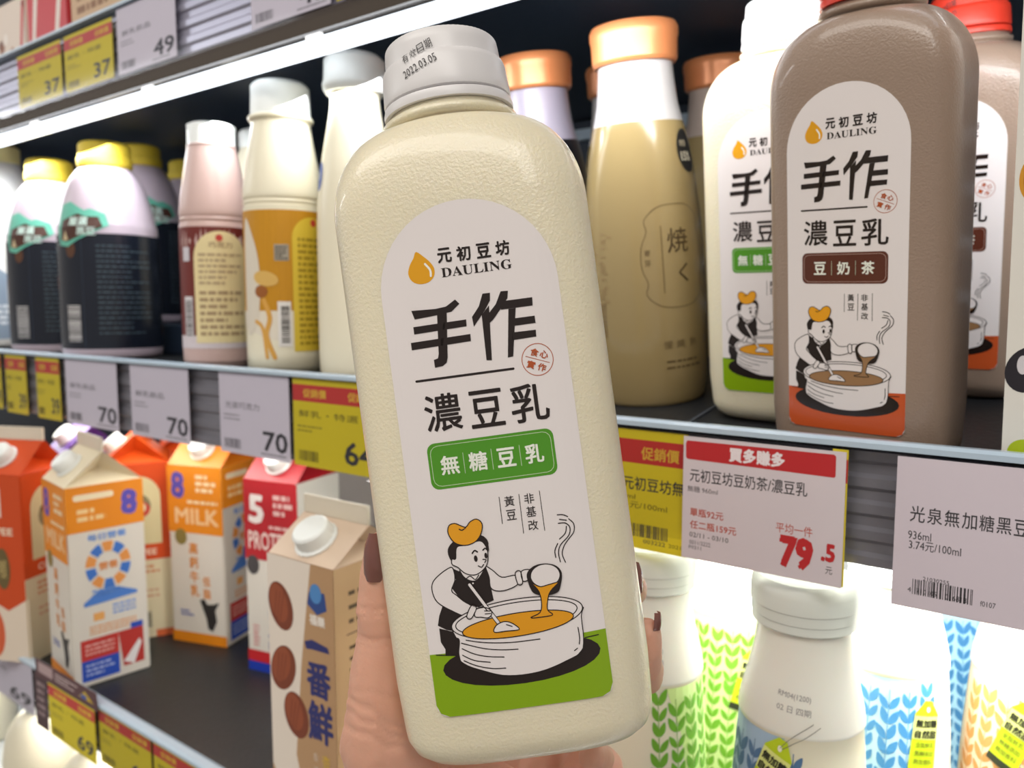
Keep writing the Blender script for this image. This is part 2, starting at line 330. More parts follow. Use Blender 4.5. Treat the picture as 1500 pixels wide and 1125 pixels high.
def soy_label(green, banner, soup, words):
    a = Art()
    r = .004; pts = [(-LW+r, LB), (LW-r, LB)]+[(LW-r+r*math.sin(t), LB+r-r*math.cos(t)) for t in (.4, .8, 1.2, 1.57)]
    ct = LT-LW
    pts += [(LW*math.cos(t*math.pi/24), ct+LW*math.sin(t*math.pi/24)) for t in range(25)] + [(-LW, LB+r)]+[(-LW+r-r*math.cos(t), LB+r-r*math.sin(t)) for t in (.4, .8, 1.2)]
    a.poly(pts, 'e9e1e0', 1)
    gt = .0435
    a.poly([(-LW, gt-.001), (-LW, LB+r), (-LW+r*.3, LB+r*.3), (-LW+r, LB), (LW-r, LB), (LW-r*.3, LB+r*.3), (LW, LB+r), (LW, gt)], green, 2)
    # droplet
    d = [(-.001, .0052), (.0012, .0030), (.0030, .0006), (.0040, -.0020), (.0036, -.0048), (.0016, -.0068), (-.0012, -.0070), (-.0034, -.0056), (-.0043, -.0026), (-.0034, .0006), (-.0020, .0030)]
    o = q(617, 392); a.poly([(o[0]+x*1.06, o[1]+y*.88+.0008) for x, y in d], 'e3a11b', 2, smooth=3)
    a.stroke([(o[0]+.0014, o[1]+.001), (o[0]+.0028, o[1]-.0012), (o[0]+.0028, o[1]-.0032)], .0007, 'f6f2ea', 3)
    def T(s, px, py, w, h, c=INK, L=3, bold=0, **k): u, v = q(px, py); a.text(s, u, v, w*S, h*S, c, L, bold, **k)
    for ch, px, py in (('元', 651, 374), ('初', 679, 371), ('豆', 708, 367), ('坊', 736, 363)): T(ch, px, py, 21, 22, bold=.03)
    T('𝐃𝐀𝐔𝐋𝐈𝐍𝐆', 698, 393, 104, 14)
    # the two large heavy characters, drawn as slabs
    def P(cs, c=INK, L=3): a.poly([q(520+x/2.8125, 330+y/2.8125) for x, y in cs], c, L)
    for cs in ([(232, 353), (330, 345), (375, 335), (412, 306), (430, 323), (398, 356), (350, 368), (300, 378), (246, 388)],
               [(240, 420), (458, 388), (460, 416), (244, 450)], [(230, 485), (475, 448), (478, 477), (234, 515)],
               [(338, 362), (378, 356), (382, 545), (378, 566), (362, 580), (330, 587), (325, 555), (342, 548), (345, 530)],
               [(525, 282), (556, 278), (556, 310), (534, 352), (490, 418), (482, 378), (510, 335)], [(522, 370), (552, 330), (564, 556), (542, 556)],
               [(600, 272), (630, 270), (628, 300), (600, 345), (570, 388), (556, 402), (552, 362), (580, 325)],
               [(612, 312), (730, 296), (732, 330), (600, 348)], [(632, 345), (662, 340), (652, 540), (630, 545)],
               [(645, 385), (740, 372), (744, 402), (645, 416)], [(645, 442), (745, 430), (747, 458), (645, 474)]): P(cs)
    a.stroke([q(610, 559), q(752, 540)], .0008, INK)
    for ch, px, py, w, h in (('濃', 649, 604, 54, 55), ('豆', 713, 598, 50, 55), ('乳', 776, 590, 56, 56)): T(ch, px, py, w, h, bold=.012)
    o = q(787.5, 526.5); a.ring(o[0], o[1], .0052, .0053, .00025, 'b4552a')
    a.stroke([q(770, 522), q(805, 531)], .00022, 'b4552a')
    for ch, px, py in (('食', 783, 516), ('心', 797, 519), ('實', 778, 534), ('作', 794, 538)): T(ch, px, py, 12.5, 11.5, 'b4552a', rot=-22, bold=.025)
    # banner
    o = q(721, 672.5); hw, hh = .0211, .0077
    a.rect(o[0]-hw, o[1]-hh, o[0]+hw, o[1]+hh, banner, 2, r=.0027)
    P4 = []
    for cx, cy, s0 in ((hw-.0036, hh-.0036, 0), (-hw+.0036, hh-.0036, 90), (-hw+.0036, -hh+.0036, 180), (hw-.0036, -hh+.0036, 270)):
        P4 += [(o[0]+cx+.0026*math.cos(math.radians(s0+t)), o[1]+cy+.0026*math.sin(math.radians(s0+t))) for t in (0, 30, 60, 90)]
    a.stroke(P4, .00018, 'cfe0b8' if banner == '4f9422' else 'c8a79a', 3, True, 0)
    n = len(words)
    for i, ch in enumerate(words):
        x = o[0]+(i-(n-1)/2)*(.0094 if n == 4 else .0118); a.text(ch, x, o[1], .0062, .0064, 'eef0e4', 4, .022)
        if i < n-1: x += (.0094 if n == 4 else .0118)/2; a.stroke([(x, o[1]-.0034), (x, o[1]+.0034)], .00018, 'c9d9b6', 3, smooth=0)
    # upright small text
    for ch, px, py in (('黃', 746, 734), ('豆', 749, 754), ('非', 775, 730), ('基', 778, 749), ('改', 781, 769)): T(ch, px, py, 14.5, 15, bold=.004)
    for p0, p1 in (((731, 728), (736, 767)), ((760, 724), (767, 781)), ((790, 719), (798, 777))): a.stroke([q(*p0), q(*p1)], .00024, INK, smooth=0)
    # the drawing: pot, cook, ladle
    w = .00034; cc = lambda pts: [qc(p) for p in pts]
    def shp(pts, fill, L, line=True, sm=4):
        a.poly(cc(pts), fill, L, smooth=sm)
        if line: a.stroke(cc(pts), w, INK, L+.5, closed=True)
    def ln(pts, L=9, k=1.0, c=INK): a.stroke(cc(pts), w*k, c, L)
    WH = 'e9e1e0'
    def elp(cx, cy, rx, ry, rot=-8): return [(cx+rx*math.cos(t)*math.cos(math.radians(rot))-ry*math.sin(t)*math.sin(math.radians(rot)), cy+rx*math.cos(t)*math.sin(math.radians(rot))+ry*math.sin(t)*math.cos(math.radians(rot))) for t in [2*math.pi*k/28 for k in range(28)]]
    shp(elp(487, 790, 345, 100), INK, 3, False, 1)
    ln([(115, 772), (215, 770)], 4); ln([(762, 693), (820, 682)], 4)
    shp([(128, 655), (190, 668), (215, 700), (215, 770), (155, 772), (155, 745), (135, 715)], INK, 3, False, 0)
    shp([(145, 550), (190, 570), (250, 600), (215, 620), (188, 664), (160, 660), (122, 643), (128, 600)], INK, 3, False, 0)
    shp([(175, 388), (215, 405), (330, 392), (345, 400), (345, 440), (365, 530), (300, 560), (235, 545), (185, 480), (200, 440)], INK, 3, False, 0)
    shp([(330, 384), (360, 400), (400, 430), (460, 422), (470, 458), (430, 482), (385, 490), (352, 476), (345, 430)], WH, 4)
    shp([(225, 415), (250, 440), (285, 446), (310, 420), (315, 390), (225, 390)], WH, 4)
    ln([(228, 425), (240, 440), (262, 425), (285, 440), (300, 420)], 5); a.ell(*qc((275, 456)), .0003, .0003, WH, 5, n=8)
    shp([(178, 388), (132, 418), (100, 455), (98, 495), (120, 540), (180, 575), (250, 600), (272, 560), (235, 535), (205, 510), (182, 488), (196, 445), (192, 405)], WH, 4)
    shp([(165, 320), (180, 285), (220, 262), (300, 248), (332, 262), (342, 292), (330, 330), (200, 350), (182, 362)], INK, 4.6, False)
    shp([(205, 300), (250, 290), (305, 272), (333, 300), (340, 345), (330, 385), (290, 418), (245, 415), (210, 388), (185, 375), (184, 352), (200, 350)], WH, 5)
    shp([(168, 242), (170, 208), (195, 197), (225, 208), (245, 212), (262, 190), (290, 178), (314, 198), (310, 240), (285, 276), (240, 292), (195, 280)], 'e8a01c', 6)
    ln([(215, 222), (228, 226), (243, 215)], 7); a.ell(*qc((287, 349)), .0006, .0011, INK, 7, n=12); a.ell(*qc((331, 336)), .0005, .001, INK, 7, n=12)
    ln([(272, 326), (282, 314), (294, 320)], 7, 1.4); ln([(318, 312), (328, 304), (335, 310)], 7, 1.4); ln([(318, 352), (332, 354), (326, 366)], 7); ln([(298, 380), (312, 386), (321, 374)], 7)
    shp([(185, 635), (200, 690), (216, 705), (222, 795), (330, 838), (430, 856), (560, 840), (680, 792), (752, 738), (745, 600), (752, 560), (700, 580), (300, 660)], WH, 5.2, True, 2)
    shp(elp(466, 604, 287, 80, -9), WH, 5.8, True, 1); shp(elp(463, 603, 266, 64, -9), WH, 6.2, True, 1); shp(elp(470, 634, 243, 50, -9), soup, 6.8, True, 1)
    for pts in (((245, 703), (330, 713), (440, 712), (565, 697)), ((225, 716), (320, 738), (400, 744), (470, 741)), ((228, 740), (280, 762), (340, 773), (410, 775)), ((230, 768), (280, 790), (350, 798)), ((236, 792), (290, 813), (360, 825), (417, 823)), ((730, 648), (737, 690), (736, 720)), ((715, 748), (728, 738))): ln(pts, 6.5)
    a.stroke(cc([(260, 462), (386, 628)]), .0014, INK, 8, smooth=0); a.stroke(cc([(260, 462), (386, 628)]), .0009, WH, 8.4, smooth=0)
    shp([(368, 667), (374, 640), (405, 622), (440, 626), (476, 654), (420, 662)], WH, 8.6, True, 3); ln([(420, 634), (445, 642)], 9.4)
    shp([(286, 570), (325, 560), (352, 572), (356, 590), (340, 605), (310, 602), (284, 600)], WH, 8.6); ln([(325, 575), (350, 575)], 9.2); ln([(328, 588), (352, 586)], 9.2)
    shp([(248, 600), (268, 552), (290, 562), (268, 608)], WH, 9.4, True, 0); ln([(325, 560), (338, 575)], 9.6)
    shp([(458, 412), (480, 404), (490, 455), (470, 460)], WH, 5.4, True, 0); shp([(484, 406), (510, 396), (530, 404), (524, 432), (508, 445), (490, 444)], WH, 5.2)
    shp([(508, 430), (516, 400), (545, 378), (590, 370), (635, 380), (660, 412), (654, 470), (640, 496), (600, 508), (560, 506), (530, 490)], INK, 7, False)
    shp(elp(588, 422, 64, 50, -5), WH, 7.4, True, 1)
    shp([(530, 455), (565, 470), (600, 462), (644, 452), (612, 488), (600, 520), (598, 570), (620, 592), (560, 603), (525, 604), (565, 582), (572, 540), (560, 490)], soup, 8, True, 3)
    for pts in (((640, 160), (665, 160), (685, 168)), ((690, 178), (712, 200), (712, 235), (690, 265), (670, 295), (662, 330), (676, 366)), ((645, 197), (675, 196), (695, 215), (690, 250), (655, 290), (646, 325), (654, 364)), ((650, 180), (680, 184)), ((680, 210), (675, 240), (650, 265)), ((642, 285), (630, 315), (634, 345))): ln(pts, 3)
    return a
LROUGH = .22
cream = M('soy_milk_body', 'e9dfc4', .3, bump=.42, bscale=950, sss=.25, bdist=.0007, coat=.35, sssr=(1, .8, .5))
taupe = M('milk_tea_body', '998373', .3, bump=.42, bscale=950, bdist=.0007, coat=.35)
capw = M('white_cap', 'e2dfe0', .35, spec=.5); capr = M('red_cap', 'e4402c', .35)
green_print = soy_label('86a90f', '4f9422', 'e39b17', '無糖豆乳').build('label', soy_surface, None, du=.003, rough=LROUGH)
brown_print = soy_label('c85629', '5b2e22', '9a7450', '豆奶茶').build('label', soy_surface, None, du=.003, rough=LROUGH)
def soy_bottle(label, cap, body, print_, mat, stamp=True):
    t = thing('soy_milk_bottle', label, 'bottle', (0, 0, 0)); t.matrix_world = mat
    obj('body', body_bm(), body, t, smooth=True); cap_o = obj('cap', cap_bm(), cap, t, smooth=True, angle=40); obj('cap_ring', ring_bm(), cap, t, smooth=True, angle=50)
    if print_.parent is None: print_.parent = t
    else: p = print_.copy(); COL.objects.link(p); p.parent = t
    if stamp:
        a = Art()
        for i, c in enumerate('有效日期'): a.text(c, -.0130+i*.0031, .2448+i*.0011, .0027, .0036, '3a3638', 1, 0, rot=16)
        a.text('2022.03.05', -.0077, .2408, .0135, .0028, '3a3638', 1, 0, rot=16)
        a.build('date_stamp', on_lathe([(.233, .02365), (.2440, .0231), (.2462, .0224), (.2468, .0216), (.27, .021)], -math.pi/2), cap_o, du=.0015, dv=.002, eps=3e-5)
    return t
held = soy_bottle('large cream soy milk bottle with white cap and green banner, held up in front', capw, cream, green_print, HB)
held.name = 'soy_milk_bottle'
vw = at_y(1060, 380, .453); xw = vw.x+.0296
sw = soy_bottle('cream soy milk bottle with green banner standing on shelf behind the brown one', capw, cream, green_print, on_slope(xw-.003, .466+BWY, math.radians(-3)) @ Matrix.Diagonal((.965, .965, .950, 1)))
sb = soy_bottle('front taupe milk tea bottle with red cap and brown banner at shelf edge', capr, taupe, brown_print, on_slope(-.0900, .402+BWY, math.radians(-8)) @ Matrix.Diagonal((.94, .965, .950, 1)))
sb2 = soy_bottle('rear taupe milk tea bottle with red cap, behind the front one', capr, taupe, brown_print, on_slope(-.070, .56+BWY, math.radians(-5)) @ Matrix.Diagonal((.965, .965, .950, 1)))

# ------------------------------------------------------------------ round bottles measured off the photograph
def px_prof(px, Y, zb, pts, base_r=None):
    """pts: (y pixel, half width px) from bottom to top; returns base position and profile"""
    v = at_y(px, 450, Y); k = depth_of(v)/F_PX; out = []
    for y, hw in pts: z = at_y(px, y, Y).z-zb; out.append((max(0, z), hw*k))
    out[0] = (0, out[0][1]); return Vector((v.x, Y, zb+ZC)), out, k
def round_bottle(name, label, cat, px, Y, zb, body, cap, bm_mat, cap_mat, group=None, ridge=0, seg=48):
    loc, pr, k = px_prof(px, Y, zb, body)
    rz = math.atan2(loc.x, -loc.y+0)*0 + math.atan2(-loc.x, loc.y)        # turned so that its own front looks at the camera
    t = thing(name, label, cat, loc, rz, group)
    ss = smoothp([(r, z) for z, r in pr], 3); prs = [(p[1], p[0]) for p in ss]
    zz = []; last = -1
    for z, r in prs: z = max(z, last+1e-5); zz.append((z, r)); last = z
    z, r = zz[0]; zz = [(0, r*.9), (.0015, r*.985)]+[(a+.0025, b) for a, b in zz[1:]]
    obj('body', lathe(zz, seg), bm_mat, t, smooth=True, angle=60)
    _, pc, _ = px_prof(px, Y, zb, [(0, 1)]+cap); pc = pc[1:]
    ztop, rtop = pc[-1]; pc = pc[:-1]+[(ztop-.0012, rtop), (ztop, rtop*.93)]
    obj('cap', lathe(pc, 72, ridge=ridge), cap_mat, t, smooth=True, angle=35)
    return t, zz, k
# copper capped bottles on the right
copper = M('copper_cap', 'd98a58', .32, .25, bump=.05, bscale=500)
amber = M('barley_bottle', '97835a', .16, spec=.6); frost = M('frosted_neck', 'b9b5b4', .3)
def yaki(label, px, Y, sc, mats, px0=931, art=True, y590=None):
    # the profile is taken once from the front bottle (px 931, Y .52) and reused at true size
    _, pr, k = px_prof(931, .52, Z_MR, [(590, 74), (575, 81), (520, 86), (420, 86), (340, 83), (260, 76), (200, 67), (150, 56), (100, 51), (85, 50)])
    _, pc, _ = px_prof(931, .52, Z_MR, [(0, 1), (93, 55), (88, 58), (60, 58.5), (54, 60), (44, 60), (38, 57), (36, 52)]); pc = pc[1:]
    X_ = XY(px, Y-.018); t = thing('milk_bottle', label, 'bottle', (0, 0, 0)); t.matrix_world = on_slope(X_, Y, math.atan2(-X_, Y)) @ Matrix.Diagonal((.98, .98, .95, 1))
    ss = smoothp([(r, z) for z, r in pr], 4); prs = [(p[1], p[0]) for p in ss]; prs[0] = (.002, prs[0][1]); prs = [(0, prs[0][1]-.003)]+prs
    bm = lathe(prs, 64); zn = at_y(931, 178, .52).z-Z_MR
    bmesh.ops.bisect_plane(bm, geom=bm.verts[:]+bm.edges[:]+bm.faces[:], plane_co=(0, 0, zn), plane_no=(0, 0, 1))
    for f in bm.faces: f.material_index = 1 if f.calc_center_median().z > zn else 0
    obj('body', bm, mats, t, smooth=True, angle=60)
    obj('cap', lathe(pc, 72), copper, t, smooth=True, angle=30)
    if art:
        a = Art(); u = lambda x, y: (86*k*math.asin(max(-.99, min(.99, (x-946)/87))), at_y(931, y, .52).z-Z_MR)
        c1 = '5c4828'
        o = [(-.95, .2), (-.8, .5), (-.85, .72), (-.5, .95), (0, 1), (.5, .95), (.85, .72), (.8, .5), (.95, .2), (.95, -.2), (.8, -.5), (.85, -.72), (.5, -.95), (0, -1), (-.5, -.95), (-.85, -.72), (-.8, -.5), (-.95, -.2)]
        cx, cy = u(992, 368); a.stroke([(cx+x*.0265, cy+y*.0355) for x, y in o], .0006, c1, 1, True, 3)
        for ch, x, y, w, h in (('焼', 995, 346, 34, 34), ('く', 1000, 392, 16, 26)): p = u(x, y); a.text(ch, p[0], p[1], w*k, h*k, '473519', 2, .004)
        p = u(952, 367); a.text('麥', p[0], p[1]+.003, .0045, .0045, c1, 1); a.text('芽', p[0], p[1]-.004, .0045, .0045, c1, 1)
        for x in (972, 1030): a.stroke([u(x, 325), u(x+1, 418)], .0007, c1, 1, smooth=0)
        for i, ch in enumerate('慢燒熟成'): p = u(975+i*17, 492); a.text(ch, p[0], p[1], 13*k, 12*k, c1, 1)
        p = u(972, 512); a.greek(p[0], p[1], p[0]+.03, p[1]-.009, 2, c1, 1, .35)
        for i in range(26):
            p = u(872+random.random()*24, 330+i*4); a.rect(p[0], p[1], p[0]+.0045, p[1]-.0012, '8d744d', 1)
        p = u(883, 455); a.bars(p[0]-.006, p[1]-.012, p[0]+.006, p[1]+.012, '7a6340', 1, True)
        p = u(1022, 222); a.ell(p[0]+.001, p[1], .0125, .0150, '23211f', 2); a.text('增量', p[0]-.003, p[1]+.005, .009, .0045, 'b5a88e', 3); a.text('15%', p[0]-.001, p[1]-.004, .013, .0065, 'd6cdb8', 3, .02)
        a.build('printing', on_lathe(prs), t, du=.004, dv=.01, eps=1e-4)
    return t, prs
y2, yprof = yaki('amber barley milk bottle with copper cap, largest of the copper capped row', 938, .522, 1, [amber, frost])
yaki('black bodied bottle with copper cap just behind the held bottle', 797, .545, 1, [M('black_body', '1d1c20', .35), M('neck_lilac', 'a59dac', .3)], art=False)
t3, _ = yaki('amber bottle with copper cap and black round badge behind cream soy bottle', 1053, .70, 1, [amber, M('neck_dim', 'b8a89c', .3)], art=False)
a = Art(); a.ell(.008, .135, .014, .0165, '1b1a1a', 1); a.text('15%', .008, .133, .014, .007, 'b9ae98', 2, .01); a.build('badge', on_lathe(yprof), t3, du=.004, eps=1e-4)
yaki('amber bottle with copper cap mostly hidden behind the largest copper capped one', 917, .645, 1, [amber, frost], art=False)

# ------------------------------------------------------------------ left section of the middle shelf
lilac = M('lilac_milk_body', 'c7b8c4', .28); yel = M('yellow_cap', 'd9bd3a', .4, .2)
navy = '171c28'
def dark_bottle(label, px, Y, s=1.0, turn=0.0, tagon=True):
    _, pr, k = px_prof(164, .44, Z_ML, [(526, 62), (515, 66), (490, 67), (350, 66), (330, 64), (300, 58), (270, 49), (252, 38), (246, 32)])
    t = thing('dark_milk_bottle', label, 'bottle', Vector((XY(px, Y), Y, ZC+Z_ML+(.0341 if Y > .52 else 0))), math.atan2(-XY(px, Y), Y)+turn, 'yellow capped bottles with dark sleeves')
    prs = [(p[1], p[0]) for p in smoothp([(r, z) for z, r in pr], 4)]; prs = [(0, prs[0][1]-.003)]+[(max(z, .002), r) for z, r in prs]
    obj('body', lathe(prs, 56), lilac, t, smooth=True, angle=60)
    _, pc, _ = px_prof(164, .44, Z_ML, [(0, 1), (247, 33), (243, 36), (232, 36), (230, 34), (213, 34), (209, 31), (207, 24)]); obj('cap', lathe(pc[1:], 96, ridge=.02), yel, t, smooth=True, angle=35)
    fn = on_lathe(prs); z0 = at_y(164, 508, .44).z-Z_ML; z1 = at_y(164, 347, .44).z-Z_ML; R = max(r for _, r in prs)
    a = Art(); a.rect(-R*2.9, z0, R*2.9, z1, navy, 1)
    a.rect(-R*.55, z0, -R*.53, z1, '2c3442', 2); a.greek(-R*.25, z1-.01, R*.85, z0+.014, 18, '46545c', 2, .3)
    a.bars(-R*.95, z0+.008, -R*.62, z0+.045, 'c9c6c6', 2, True); a.ell(-R*.8, z1-.016, .006, .009, '5a3a28', 2); a.ell(R*1.5, z0+.02, .009, .009, '7a4d2a', 2)
    a.text('黑豆', -R*1.45, (z0+z1)/2+.01, .018, .012, '7a4030', 2)
    a.build('sleeve', fn, t, du=.006, dv=.02, eps=1.5e-4, rough=.25)
    if tagon:
        b = Art(); cx, cz = -R*.55, z1+.005
        P = [(-.036, .012), (-.034, .030), (-.018, .033), (-.004, .026), (.004, .022), (.012, .024), (.030, .018), (.034, .004), (.014, -.006), (-.004, -.014), (-.018, -.022), (-.032, -.020), (-.037, -.004)]
        b.poly([(cx+x*.85, cz+y*.85) for x, y in P], '63b8a2', 3); P2 = [(-.028, .010), (-.004, .018), (.006, .014), (.022, .014), (.027, .002), (-.002, -.010), (-.018, -.016), (-.030, -.014)]
        b.poly([(cx+x*.85, cz+y*.85) for x, y in P2], '4a2a20', 4)
        for i, ch in enumerate('嚴選'): b.text(ch, cx-.008+i*.011, cz+.007, .0105, .009, 'cfe6de', 5, .02)
        for i, ch in enumerate('黑豆'): b.text(ch, cx+.001+i*.010, cz-.003, .0100, .008, 'cfe6de', 5, .02)
        b.poly([(cx-.022, cz-.012), (cx-.018, cz-.002), (cx-.014, cz-.012)], 'cbb892', 5)
        b.build('neck_tag', fn, t, du=.006, dv=.006, eps=2e-4)
    return t
dark_bottle('dark sleeved bottle with yellow cap and teal tag, nearest the shelf edge', 164, .44)
dark_bottle('dark sleeved bottle with yellow cap and teal tag, left of the front one', 84, .45)
dark_bottle('yellow capped dark sleeved bottle standing behind and right of the front one', 214, .56, turn=.9)
dark_bottle('yellow capped dark sleeved bottle half hidden by the white capped chocolate bottle', 283, .66, turn=1.1, tagon=True)
# chocolate milk bottle
t, pr, k = round_bottle('milk_bottle', 'pinkish chocolate milk bottle with white cap and dark red sleeve', 'bottle', 319, .425, Z_ML,
    [(541, 44), (530, 48), (515, 49), (360, 49), (335, 48), (332, 46.5), (328, 48.5), (325, 46.5), (321, 48), (305, 47), (270, 42), (240, 37), (222, 34), (219, 35), (215, 30)], [(217, 31), (214, 33), (190, 33), (184, 33.5), (182, 32)], M('choco_milk', 'cdb0aa', .3), white)
z = lambda y, px=319, Y=.425: at_y(px, y, Y).z-Z_ML
a = Art(); R = max(r for _, r in pr); a.rect(-R*2.6, z(508), R*2.6, z(336), '6e2620', 1); a.rect(-R*2.6, z(508), R*2.6, z(490), 'd8cdd2', 2)
ar = lambda cx, hw, zb, zt, c, L: a.poly([(cx-hw, zb), (cx+hw, zb)]+[(cx+hw*math.cos(q_*math.pi/16), zt-hw+hw*math.sin(q_*math.pi/16)) for q_ in range(17)], c, L)
ar(.004, .0235, z(500), z(342), 'e6d6a4', 3); a.greek(-.015, z(372), .023, z(420), 6, 'b49d7c', 4, .45); a.greek(-.015, z(425), .023, z(492), 7, 'a9906f', 4, .5)
a.ell(.003, z(352), .003, .003, 'c6443c', 4); a.text('巧克力', .004, z(362), .02, .005, '7a5040', 4); a.rect(-R*1.05, z(385), -R*.78, z(365), 'cfcad2', 3)
a.bars(-R*1.0, z(490), -R*.75, z(440), '55504e', 4, True); a.rect(-R*1.05, z(492), -R*.72, z(435), 'd6d2d6', 3)
a.build('sleeve', on_lathe(pr), t, du=.005, eps=1.5e-4)
# cream bottle with yellow sleeve
creamb = M('cream_body', 'ece4cc', .3)
t, pr, k = round_bottle('milk_bottle', 'cream bottle with white cap and mustard yellow sleeve', 'bottle', 419, .425, Z_ML,
    [(549, 50), (540, 54), (520, 56), (330, 56), (312, 55.5), (309, 54), (304, 56), (301, 54), (297, 56), (280, 55), (250, 51), (220, 46), (195, 42), (186, 41), (183, 45), (178, 45), (176, 38)], [(176, 40), (173, 42), (140, 41), (128, 41), (122, 38)], creamb, white)
z = lambda y: at_y(419, y, .425).z-Z_ML
a = Art(); R = max(r for _, r in pr); a.rect(-R*2.6, z(455), R*2.6, z(313), 'c58a10', 1); a.rect(-R*2.6, z(545), R*2.6, z(455), 'e6dccb', 1)
a.rect(-R*.1, z(545), R*.35, z(450), 'e6dccb', 1); ar(R*.72, .0175, z(512), z(322), 'e0c23c', 3); a.greek(R*.32, z(350), R*1.1, z(505), 18, 'a88a20', 4, .5); a.ell(R*.78, z(330), .003, .003, 'd04030', 4)
a.rect(-R*.25, z(385), R*.1, z(362), 'a49b8c', 2); a.greek(-R*.22, z(364), R*.07, z(384), 5, '5d564c', 3)
a.rect(-R*.2, z(505), R*.12, z(442), 'e9e4e0', 3); a.bars(-R*.12, z(500), R*.08, z(448), '4a4644', 4, True)
a.poly([(-R*1.2, z(330)), (-R*.85, z(350)), (-R*.65, z(400)), (-R*.75, z(470)), (-R*1.2, z(480))], 'dcd2c2', 2, smooth=4); a.ell(-R*.5, z(410), .011, .006, 'd9b060', 3, -10); a.ell(-R*.62, z(428), .006, .005, '9a5a24', 3)
a.stroke([(-R*.55, z(440)), (-R*.4, z(465)), (-R*.5, z(490)), (-R*.3, z(520))], .004, 'd9a24a', 3); a.stroke([(-R*.8, z(470)), (-R*.6, z(480)), (-R*.5, z(520))], .003, 'd9a24a', 3)
a.build('sleeve', on_lathe(pr), t, du=.005, eps=1.5e-4)
# tall fresh milk bottle
t, pr, k = round_bottle('milk_bottle', 'tall pale milk bottle with white cap and small blue badge', 'bottle', 526, .43, Z_ML,
    [(556, 54), (545, 57), (500, 58), (400, 57.5), (330, 57), (270, 53), (230, 47), (200, 42), (165, 36), (140, 35), (128, 37), (124, 34)], [(138, 41), (132, 45), (125, 46), (118, 44), (90, 43), (82, 38)], creamb, white)
a = Art(); a.ell(-R*1.25, at_y(526, 262, .43).z-Z_ML, .0065, .011, '3c5ca8', 1); a.text('鮮', -R*1.25, at_y(526, 262, .43).z-Z_ML, .006, .007, 'dfe6f2', 2); a.build('badge', on_lathe(pr), t, du=.004, dv=.006, eps=2e-4)
round_bottle('milk_bottle', 'pale bottle with white cap half hidden behind the yellow sleeved one', 'bottle', 385, .56, Z_ML+.0341,
    [(530, 38), (520, 40), (330, 40), (280, 37), (240, 30), (222, 25)], [(220, 24), (215, 26), (195, 26), (191, 24)], creamb, white)
# far left
t, pr, k = round_bottle('milk_bottle', 'bright white bottle with pale yellow cap at far left of shelf', 'bottle', 14, .48, Z_ML,
    [(512, 40), (505, 44), (440, 45), (330, 44), (280, 38), (250, 28), (240, 24)], [(240, 23), (236, 25), (214, 25), (211, 22)], M('white_milk', 'f1efec', .25), M('pale_yellow_cap', 'f0e2a0', .35))
a = Art(); Rm = max(r for _, r in pr); a.poly([(-Rm, .02), (-Rm, .12), (0, .10), (Rm*.8, .07), (Rm*.9, .02)], '8c9cb0', 1, smooth=3); a.greek(-Rm*.6, .06, Rm*.5, .03, 4, 'e2e8ee', 2); a.build('printing', on_lathe(pr), t, du=.006, eps=2e-4)
t, pr, k = round_bottle('milk_bottle', 'small white bottle with green cap beside dark sleeved bottles', 'bottle', 38, .45, Z_ML,
    [(508, 18), (500, 21), (430, 22), (400, 20), (380, 15), (368, 12)], [(367, 14), (362, 15), (347, 15), (344, 13)], M('white_milk', 'f1efec', .25), M('green_cap', '74c455', .35))
a = Art(); a.greek(-.006, .055, .014, .02, 7, '9a918c', 1, .4); a.rect(-.006, .062, .014, .058, 'c47a70', 1); a.build('printing', on_lathe(pr), t, du=.004, eps=2e-4)
film = clear('shrink_film', 'eef2f4', .35, .12)
def filmwrap(label, px, Y, w, z0, z1):
    bm = bmesh.new(); bmesh.ops.create_icosphere(bm, subdivisions=4, radius=1)
    bmesh.ops.delete(bm, geom=[v for v in bm.verts if v.co.z < 0], context='VERTS')
    rnd = random.Random(px)
    from mathutils import noise
    for v in bm.verts:
        n = noise.noise(v.co*3+Vector((px, 0, 0)))*.22+noise.noise(v.co*9)*.07
        v.co = Vector((v.co.x*w*(1+n), v.co.y*.04*(1+n), z0+(z1-z0)*v.co.z*(1+n)))
    c = obj('plastic_film', bm, film); c.location = (XY(px, Y), Y, ZC); tag(c, label, 'film'); return c
filmwrap('crumpled clear film over yellow caps at left of dark bottles', 108, .56, .07, .05, .165)
filmwrap('crumpled clear film behind the chocolate and dark sleeved bottles', 236, .70, .10, .05, .19)

